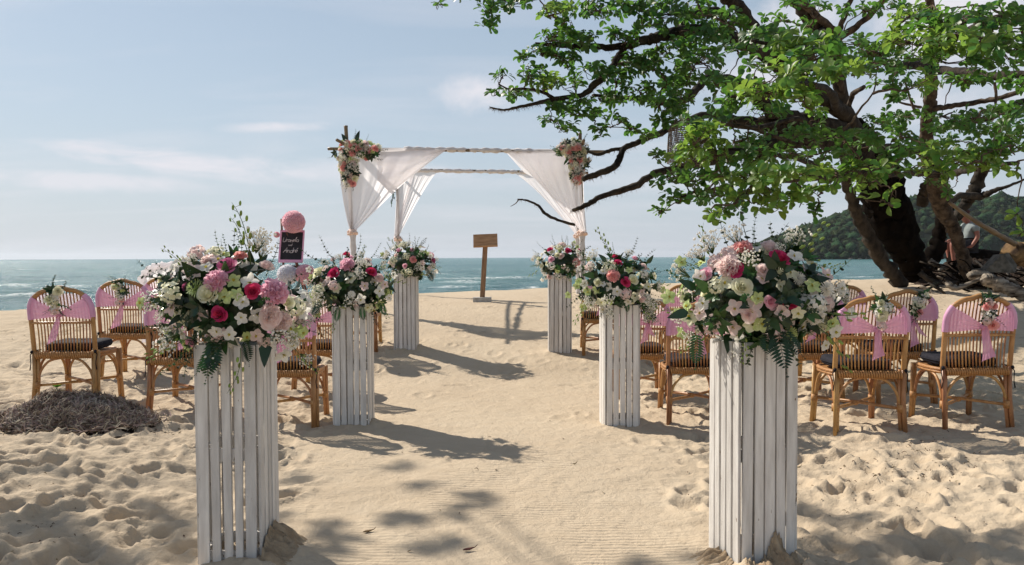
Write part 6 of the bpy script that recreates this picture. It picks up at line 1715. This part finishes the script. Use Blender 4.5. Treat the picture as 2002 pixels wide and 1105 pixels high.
corner('flower garland on the left front corner of the arbor trailing down the post', (693, 300), [(735, 294, 8), (712, 294, 16), (685, 290, 20), (678, 312, 20), (684, 335, 16), (684, 355, 9)], 51,
       [('sprig_dark', 690, 280, .1, 1, 1.0), ('leaf', 678, 278, -.5, 1, 1.4), ('leaf', 697, 276, .2, 1, 1.5), ('sprig', 712, 282, .3, 1, .8), ('sprig', 725, 292, 1, .15, 1.1), ('sprig', 722, 300, 1, -.3, .9), ('sprig_dark', 684, 350, .1, -1, 1.0), ('sprig_dark', 690, 352, .2, -1, .8), ('sprig_dark', 676, 352, -.2, -1, .9), ('fern', 730, 296, 1, .02, .5), ('sprig', 670, 340, -.3, -1, .8), ('sprig', 660, 300, -1, -.3, .6)])
corner('flower garland on the right front corner of the arbor beside the tree limb', (1125, 305), [(1100, 292, 8), (1115, 292, 14), (1130, 290, 15), (1133, 310, 14), (1130, 330, 13), (1128, 350, 8)], 52,
       [('fern', 1100, 295, -1, .0, .75), ('fern', 1100, 300, -1, -.35, .6), ('sprig', 1100, 290, -1, .3, .8), ('sprig_dark', 1128, 345, 0, -1, 1.1), ('sprig', 1122, 345, -.3, -1, 1.0), ('sprig', 1135, 345, .2, -1, .9), ('leaf', 1110, 312, -.6, -.6, 1.1), ('sprig', 1145, 320, .8, -.4, .6)])
def back_greens():
    c = P(768, 385, DB - .1)
    root = empty('hanging_greenery', c, label='thin strand of greenery hanging at the back left corner of the arbor', cat='greenery')
    rr = random.Random(3)
    m_ = MB(); m_.tube([P(772, 350, DB - .1) - c, P(768, 380, DB - .1) - c, P(765, 405, DB - .1) - c], .006, n=5); m_.build('strand', mt['stem'], root)
    for k in range(16):
        t = k / 15; put(rr.choice(['sprig_dark', 'cluster', 'fern', 'orchid_lime' if k < 5 else 'sprig']), root, P(775 - 9 * t, 352 + 42 * t, DB - .12) - c, (rr.uniform(-.5, .4), -.3, -1), rr, .6 - .2 * t)
back_greens()

# ================================================================== LECTERN
def lectern():
    D = 14.0
    g = P(943, 592, D)
    zgd = zg(g.x, D)
    root = empty('wooden_lectern', (g.x, D, zgd), label='small rustic wooden lectern on a white block at the end of the aisle', cat='lectern')
    O = Vector(root.location)
    m_ = MB(); m_.box((0, 0, .03), (.33, .24, .11)); m_.build('base_block', mt['concrete'], root, smooth=False)
    top = P(949, 478, D) - O
    m_ = MB()
    a = Vector((0, 0, .06)); up = (top - a).normalized(); sx = Vector((1, 0, 0)) - up * up.x; sx.normalize(); sy = up.cross(sx)
    M3 = Matrix((sx, sy, up)).transposed()
    m_.box(a.lerp(top, .5), (.088, .07, (top - a).length), mat=M3); po = m_.build('post', mt['lectern'], root, smooth=False)
    m_ = MB(); m_.box(a.lerp(top, .5) + Vector((.0, -.034, -.02)), (.030, .012, (top - a).length * .95), mat=M3); m_.build('cleat', mt['lectern'], po, smooth=False)
    c = P(949, 470, D - .03) - O
    Mx = Matrix.Rotation(R(-2.2), 3, 'Y') @ Matrix.Rotation(R(62), 3, 'X')
    Mi = Mx
    m_ = MB(); m_.box(c, (.44, .245, .028), mat=Mi); m_.build('reading_board', mt['lectern_top'], root, smooth=False)
    m_ = MB(); m_.box(c + Mi @ Vector((0, -.128, .012)), (.44, .018, .05), mat=Mi); m_.build('book_ledge', mt['lectern_top'], root, smooth=False)
lectern()

# ================================================================== WELCOME SIGN ON AN EASEL
def pompom(px, py, D, rpx, mat, label):
    c = P(px, py, D); r = rpx * D / F
    m_ = MB(); rr = random.Random(px)
    n = 420
    for i in range(n):
        z = 1 - 2 * (i + .5) / n; q = math.sqrt(1 - z * z); a = i * 2.39996
        d = Vector((q * math.cos(a), q * math.sin(a), z)); s1 = d.orthogonal().normalized(); s1 = s1 * math.cos(i) + d.cross(s1) * math.sin(i); s2 = d.cross(s1)
        w = r * .15
        m_.grid(lambda u, v: d * r * (.35 + .65 * v + rr.uniform(-.06, .04) * (v > .9)) + s1 * (u - .5) * 2 * w * (.3 + .8 * v) + s2 * (w * .5 * math.sin(u * 7 + i) * v), 4, 3, r=rr.random())
    m_.ball((0, 0, 0), r * .9, 12, 8)
    m_.build('paper_pompom', mt[mat], loc=c, label=label, cat='pompom', group='paper pompoms on the welcome sign')
def glyphs():
    """single-stroke chalk letters in a 1 x 1 box; x width returned"""
    def arc(cx, cy, rx, ry, a0, a1, n=10): return [(cx + rx * math.cos(R(a0 + (a1 - a0) * i / n)), cy + ry * math.sin(R(a0 + (a1 - a0) * i / n))) for i in range(n + 1)]
    bowl = arc(.24, .25, .20, .24, 50, 400, 14)
    return {
        'U': ([[(.02, .95), (.06, 1.0), (.08, .35)] + arc(.32, .30, .24, .28, 180, 350) + [(.62, 1.0), (.60, .15), (.72, .02)]], .78),
        'A': ([[(-.02, .0), (.20, .45), (.42, 1.0), (.56, .0)], [(.10, .36), (.62, .40)]], .66),
        'r': ([[(.04, .48), (.08, .0)], [(.07, .3), (.16, .46), (.32, .47)]], .34),
        'a': ([bowl, [(.44, .48), (.44, .08), (.54, .0)]], .56),
        'n': ([[(.04, .48), (.07, .0)], [(.06, .26), (.16, .44), (.28, .46), (.36, .34), (.38, .0), (.46, .02)]], .50),
        'e': ([[(.04, .24), (.40, .28)] + arc(.22, .26, .19, .22, 10, 310, 14)], .46),
        'l': ([[(.10, .0), (.16, .6), (.24, 1.0), (.12, .98), (.10, .4), (.14, .05), (.26, .0)]], .30),
        'u': ([[(.04, .48), (.05, .16), (.16, .0), (.32, .08), (.38, .48), (.38, .06), (.46, .0)]], .50),
        'd': ([bowl, [(.46, 1.0), (.44, .08), (.54, .0)]], .56),
        'é': ([[(.04, .24), (.40, .28)] + arc(.22, .26, .19, .22, 10, 310, 14), [(.22, .62), (.38, .86)]], .46),
    }
def sign():
    D = 10.0
    tl, tr, bl, br = [P(*p, D) for p in ((543, 448), (591, 451), (550, 515), (597, 513))]
    c = (tl + tr + bl + br) / 4
    gz = zg(c.x, D)
    root = empty('welcome_sign', (c.x, D, gz), label='black chalkboard in a pink frame reading Uranela und André on a brown easel', cat='sign')
    O = Vector(root.location)
    ex = ((tr - tl) + (br - bl)).normalized(); ez = ((tl - bl) + (tr - br)).normalized()
    ez = (ez + Vector((0, .22, 0))).normalized(); ey = ex.cross(ez).normalized() * -1
    if ey.y > 0: ey = -ey                    # towards the camera
    ez = ex.cross(ey) * (1 if ex.cross(ey).z > 0 else -1)
    W_, H_ = (tr - tl).length, ((tl - bl).length + (tr - br).length) / 2
    M3 = Matrix((ex, -ey, ez)).transposed()
    cc = c - O
    fw = .022
    f = [(-W_ / 2 + fw / 2, 0, fw, H_), (W_ / 2 - fw / 2, 0, fw * .7, H_), (0, H_ / 2 - fw * .6, W_ - 2 * fw, fw * 1.2), (0, -H_ / 2 + fw * .8, W_ - 2 * fw, fw * 1.6)]
    fr = None
    for k, (x, z, w, h) in enumerate(f):
        m_ = MB(); m_.box(cc + M3 @ Vector((x, -.001 * (k % 2), z)), (w, .024, h), mat=M3); m_.build('frame_rail', mt['pinkframe'], root, smooth=False)
    m_ = MB(); m_.box(cc + M3 @ Vector((0, .004, 0)), (W_ - fw, .010, H_ - fw), mat=M3); bd = m_.build('chalkboard', mt['slate'], root, smooth=False)
    GL = glyphs()
    def write(word, x, z, s, nm):
        m_ = MB(); rr = random.Random(len(word)); cx = x
        for ch in word:
            st, adv = GL[ch]
            for poly in st:
                pts = []
                for (a, b) in poly:
                    xx = cx + (a + .20 * b) * s; zz = z + b * s * .9 + .004 * math.sin(cx * 60)
                    pts.append(cc + M3 @ Vector((xx, -.0025, zz)))
                m_.tube(pts, .0034 * (s / .06) ** .5, n=5)
            cx += adv * s * .92
        m_.build('chalk_writing', mt['chalk'], bd)
    write('Uranela', -.125, .060, .066, 1)
    write('und', -.045, .008, .034, 2)
    write('André', -.105, -.085, .078, 3)
    # easel
    ap = P(550, 428, D + .05) - O
    m_ = MB(); m_.tube([ap, P(556, 560, D + .03) - O, Vector((ap.x + .12, -.0, -.05))], .016, n=6); m_.build('easel_leg', mt['darkwood'], root)
    m_ = MB(); m_.tube([ap + Vector((.05, 0, -.12)), Vector((ap.x + .55, -.08, -.05))], .014, n=6); m_.build('easel_leg', mt['darkwood'], root)
    m_ = MB(); m_.tube([ap + Vector((.03, .03, -.05)), Vector((ap.x + .3, .55, -.02))], .014, n=6); m_.build('easel_leg', mt['darkwood'], root)
    m_ = MB(); m_.box(P(574, 521, D - .03) - O, (.34, .05, .03)); m_.build('easel_tray', mt['darkwood'], root, smooth=False)
    pompom(574, 434, D - .10, 22, 'pom_pink', 'pink paper pompom on top of the welcome sign')
    pompom(562, 537, D - .16, 20, 'pom_white', 'white paper pompom below the chalkboard')
    pompom(597, 537, D - .14, 20, 'pom_pink', 'pink paper pompom at the lower right of the chalkboard')
    pompom(541, 459, D + .06, 6, 'pom_pink', 'tiny pink paper puff at the left edge of the chalkboard')
sign()

# white tulle behind the third chair
def tulle_arch():
    D = 9.3
    rr = random.Random(6)
    a = [(276, 566), (279, 541), (290, 527), (308, 520), (335, 518), (362, 521), (384, 530), (396, 552)]
    c = P(335, 560, D)
    root = empty('tulle_bundle', (c.x, D, zg(c.x, D)), label='white tulle gathered in a puffy arch behind the rear left chair', cat='tulle')
    O = Vector(root.location)
    pts = [Vector(p) for p in spline([(P(x, y, D) - O)[:] for x, y in a], 40)]
    m_ = MB(); m_.tube(pts, [.036 * (1 + .3 * math.sin(i * 1.7)) for i in range(41)], n=12, wob=.28, seed=3); m_.build('tulle_roll', mt['tulle'], root)
    def f(u, v):
        p = pts[int(u * 40)].copy(); p.z = p.z * (1 - v) + 0.02 * v; p.y += .03 * math.sin(u * 50) * (.3 + v); return p
    m_ = MB(); m_.grid(f, 40, 12); m_.build('tulle_curtain', mt['tulle'], root)
tulle_arch()

# ================================================================== PERSON SITTING UNDER THE TREE
def skin_body(name, verts, edges, radii, mat, parent, sub=2, rootv=0):
    me = bpy.data.meshes.new(name); me.from_pydata([tuple(v) for v in verts], edges, []); me.update()
    o = link(name, me, parent)
    o.modifiers.new('skin', 'SKIN'); me = o.data
    sv = me.skin_vertices[0].data if me.skin_vertices else None
    for i, r_ in enumerate(radii):
        sv[i].radius = (r_, r_) if not hasattr(r_, '__len__') else r_
        sv[i].use_root = (i == rootv)
    o.modifiers['skin'].use_smooth_shade = True
    ss = o.modifiers.new('sub', 'SUBSURF'); ss.levels = sub; ss.render_levels = sub
    me.materials.append(mat)
    return o
def person():
    D = 18.6
    hip = P(1896, 484, D)
    seat = hip.z - .11
    gz = zs(hip.x, D)
    root = empty('person', (hip.x, D, gz), label='person in grey T-shirt and dark cap seated facing left behind the pale tree trunk', cat='person')
    h = hip - Vector(root.location)
    root.scale = (1.08, 1.08, 1.08)
    V_ = Vector
    # facing -x; one joined figure
    vs = [h, h + V_((.02, 0, .20)), h + V_((-.02, 0, .42)), h + V_((-.06, 0, .50)), h + V_((-.12, 0, .60)), h + V_((-.15, 0, .74)), h + V_((-.16, 0, .80)),
          h + V_((-.0, -.20, .42)), h + V_((.03, -.24, .16)), h + V_((-.10, -.22, -.04)), h + V_((-.17, -.21, -.05)),
          h + V_((-.0, .20, .42)), h + V_((-.12, .24, .18)), h + V_((-.36, .16, .10)), h + V_((-.43, .14, .09)),
          h + V_((-.04, -.10, -.02)), h + V_((-.48, -.13, .06)), h + V_((-.42, -.13, -.40)), h + V_((-.55, -.13, -.44)),
          h + V_((-.04, .10, -.02)), h + V_((-.44, .13, .04)), h + V_((-.36, .13, -.40)), h + V_((-.49, .13, -.44))]
    ed = [(0, 1), (1, 2), (2, 3), (3, 4), (4, 5), (5, 6), (2, 7), (7, 8), (8, 9), (9, 10), (2, 11), (11, 12), (12, 13), (13, 14), (0, 15), (15, 16), (16, 17), (17, 18), (0, 19), (19, 20), (20, 21), (21, 22)]
    ra = [.14, .145, .13, .062, .095, .092, .05, .065, .048, .036, .038, .065, .048, .036, .038, .10, .062, .045, .04, .10, .062, .045, .04]
    b = skin_body('body', vs, ed, ra, mt['skin'], root)
    ts = [h + V_((.01, 0, .02)), h + V_((.02, 0, .20)), h + V_((-.02, 0, .42)), h + V_((-.05, 0, .50)), h + V_((0, -.20, .42)), h + V_((.02, -.235, .27)), h + V_((0, .20, .42)), h + V_((-.06, .225, .30))]
    skin_body('tshirt', ts, [(0, 1), (1, 2), (2, 3), (2, 4), (4, 5), (2, 6), (6, 7)], [.175, .170, .160, .075, .098, .085, .098, .085], mt['shirt'], root)
    skin_body('shorts', [h + V_((0, 0, .0)), h + V_((-.06, -.10, -.01)), h + V_((-.36, -.125, .05)), h + V_((-.06, .10, -.01)), h + V_((-.33, .125, .04))], [(0, 1), (1, 2), (0, 3), (3, 4)], [.17, .125, .095, .125, .095], mt['shorts'], root)
    m_ = MB(); hc = h + V_((-.14, 0, .68))
    m_.ball(hc + V_((.01, 0, .06)), .115, 14, 9, squash=(1.0, .86, .78)); m_.box(hc + V_((-.14, 0, .075)), (.10, .13, .014)); m_.build('cap', mt['cap'], root)
    # face: nose, ears, eyes
    m_ = MB(); m_.ball(hc + V_((-.105, 0, -.01)), .018, 7, 5, squash=(1.2, .7, 1.3)); m_.ball(hc + V_((.01, -.088, 0)), .024, 7, 5, squash=(.7, .4, 1.2)); m_.ball(hc + V_((.01, .088, 0)), .024, 7, 5, squash=(.7, .4, 1.2)); m_.build('face_features', mt['skin'], root)
    # fingers of both hands
    for base in (h + V_((-.17, -.21, -.05)), h + V_((-.43, .14, .09))):
        m_ = MB()
        for k in range(4):
            o_ = V_((-.03, (k - 1.5) * .017, 0)); m_.tube([base + o_, base + o_ + V_((-.035, 0, -.008)), base + o_ + V_((-.055, 0, -.035))], [.009, .008, .006], n=6)
        m_.tube([base + V_((0, -.03, .005)), base + V_((-.03, -.045, .0)), base + V_((-.05, -.04, -.012))], [.010, .009, .007], n=6)
        m_.build('fingers', mt['skin'], root)
    # the log he sits on, a thing of its own
    q = P(1870, 497, D); q2 = P(1945, 505, D - .3)
    m_ = MB(); a = V_((hip.x - .45, D, seat - .17)); bb = V_((hip.x + .95, D + .1, seat - .2))
    m_.tube([Vector((0, 0, 0)), (bb - a) * .5 + V_((0, 0, .03)), bb - a], [.20, .22, .20], n=14, wob=.1, seed=4)
    m_.build('fallen_log', mt['bark_dark'], loc=a, label='dark fallen log that the seated person sits on', cat='log')
    m_ = MB(); m_.ball((0, 0, 0), .5, 14, 8, squash=(1.9, .9, 1.0), jit=.12, seed=8)
    gl = Vector((hip.x + .2, D + .1, (gz + seat - .38) / 2 - .05))
    m_.build('bank', mt['seagrass_core'], loc=gl, label='dark earth bank under the fallen log', kind='structure')
person()

# ================================================================== DRY SEAGRASS HEAP
def heap():
    c = G(148, 846)
    y0 = c.y + .32; x0 = P(150, 800, c.y + .32).x
    root = empty('seagrass_heap', (x0, y0, zg(x0, y0)), label='low heap of dry grey seagrass on the sand in front of the leftmost chair', cat='seagrass heap')
    A_, B_, H_ = .56, .34, .155
    def hh(x, y):
        q = (x / A_) ** 2 + (y / B_) ** 2
        if q >= 1: return 0
        return H_ * (1 - q) ** .75 * (1 + .75 * float(vnoise(np.array(x * 5 + 3), np.array(y * 5))) ) * (1.0 - .25 * (x / A_))
    m_ = MB()
    m_.grid(lambda u, v: (lambda x, y: Vector((x, y, hh(x, y) * .93 - .03)))((u - .5) * 2 * A_, (v - .5) * 2 * B_), 60, 36)
    m_.build('heap_core', mt['seagrass_core'], root)
    rr = random.Random(15); mats = []
    for k in range(17000):
        a = rr.uniform(0, 2 * PI); q = rr.random() ** .5 * (1.0 if rr.random() < .9 else 1.16)
        x, y = math.cos(a) * q * A_, math.sin(a) * q * B_
        if y > .12 and rr.random() < .5: y = -y
        z = hh(x, y) - .004
        if z < .004: z = .004 + .01 * rr.random()
        slope = Vector((x / A_ ** 2, y / B_ ** 2, .8))
        t = rr.uniform(0, 2 * PI)
        d = Vector((math.cos(t), math.sin(t), 0)); d = (d - slope * d.dot(slope) / slope.length_squared).normalized() + Vector((0, 0, rr.uniform(-.25, .6)))
        mats.append(frame(Vector((x, y, z + rr.uniform(-.006, .016))), d, rr.uniform(-1.3, 1.3), rr.uniform(.02, .065)))
    tv = np.array([(-.06, 0, 0), (.06, 0, 0), (.055, .5, .14), (-.055, .5, .14), (0.03, 1, 0), (-.03, 1, 0)]); tf = np.array([(0, 1, 2, 3), (3, 2, 4, 5)])
    v, f = scatter(tv, tf, np.array(mats))
    link('strands', np_mesh('strands', v, f, mt['seagrass'], rndv=np.repeat(np.random.RandomState(2).rand(len(mats)), 6)), root, kind='stuff')
heap()

# ================================================================== SMALL THINGS ON THE SAND
def sprout(px, py, n, s, lab):
    g = G(px, py); rr = random.Random(px)
    root = empty('green_sprout', (g.x, g.y, zs(g.x, g.y)), label=lab, cat='plant')
    m_ = MB(); m_.tube([(0, 0, -.02), (0, 0, s * .5)], .003, n=4); m_.build('stem', mt['stem'], root)
    for k in range(n):
        a = k * 2.4; m2 = MB(); leaf_fn(m2, Vector((0, 0, s * .3)), Vector((math.cos(a), math.sin(a), .9)), Vector((0, 0, 1)), s, s * .3, droop=.3); m2.build('leaf', mt['sprout'], root)
sprout(112, 772, 6, .085, 'small bright green sprout under the leftmost chair')
sprout(150, 778, 4, .06, 'tiny green sprout at the top edge of the seagrass heap')
sprout(268, 795, 4, .03, 'speck of green on the sand right of the seagrass heap')
def litter():
    rr = random.Random(77); m_ = MB()
    def bit(x, y, s):
        z = zs(x, y) + .003; a = rr.uniform(0, 2 * PI)
        d = Vector((math.cos(a), math.sin(a), rr.uniform(-.05, .25)))
        if rr.random() < .5:
            m_.tube([Vector((x, y, z)), Vector((x, y, z + .002)) + d * s * .5 + Vector((0, 0, rr.uniform(0, .25) * s)), Vector((x, y, z)) + d * s], [.0018, .0022, .001], n=4, r=rr.random())
        else:
            leaf_fn(m_, Vector((x, y, z)), d, Vector((0, 0, 1)), s * .8, s * .24, droop=-.3 * rr.random(), n=3, r=rr.random())
    for k in range(150): 
        D = 2.5 + 9 * rr.random() ** 1.5; bit(rr.uniform(-.68, .7) * D, D, rr.uniform(.008, .028))
    for k in range(170):
        g = G(rr.gauss(1800, 75), rr.gauss(905, 28)); bit(g.x, g.y, rr.uniform(.008, .03))
    for k in range(70):
        g = G(rr.gauss(1670, 70), rr.gauss(950, 40)); bit(g.x, g.y, rr.uniform(.006, .02))
    for k in range(50):
        g = G(rr.gauss(300, 25), rr.gauss(835, 8)); bit(g.x, g.y, rr.uniform(.01, .04))
    for k in range(60):
        g = G(rr.gauss(90, 60), rr.gauss(1010, 50)); bit(g.x, g.y, rr.uniform(.006, .02))
    for k in range(260):
        g = P(rr.uniform(1650, 2000), 560, rr.uniform(11.5, 15.5)); bit(g.x, g.y, rr.uniform(.02, .08))
    m_.build('beach_litter', mt['litter'], smooth=False, label='scattered dead leaves and twigs on the sand', cat='litter', kind='stuff')
    for px, py, s, lab in ((710, 1042, .05, 'curled dead leaf on the sand right of the nearest left pillar'), (905, 1080, .055, 'brown bent twig on the sand at the bottom centre'), (1555, 912, .04, 'dead leaf touching the right edge of the nearest right pillar'), (1120, 912, .025, 'small dark leaf on the raked aisle'), (134, 890, .035, 'brown pebble like husk in front of the seagrass heap')):
        g = G(px, py); m2 = MB(); z = zs(g.x, g.y) + .004
        leaf_fn(m2, Vector((0, 0, .002)), Vector((1, .3, .04)), Vector((0, 0, 1)), s, s * .22, droop=-.1, n=6)
        m2.tube([Vector((0, 0, .003)), Vector((s * .5, s * .05, s * .05)), Vector((s, s * .3, .01)), Vector((s * 1.2, s * .4, .02))], [.002, .003, .002, .001], n=5)
        m2.build('dead_leaf', mt['litter'], loc=(g.x, g.y, z), label=lab, cat='dead leaf')
litter()
print('objects', len(bpy.data.objects))
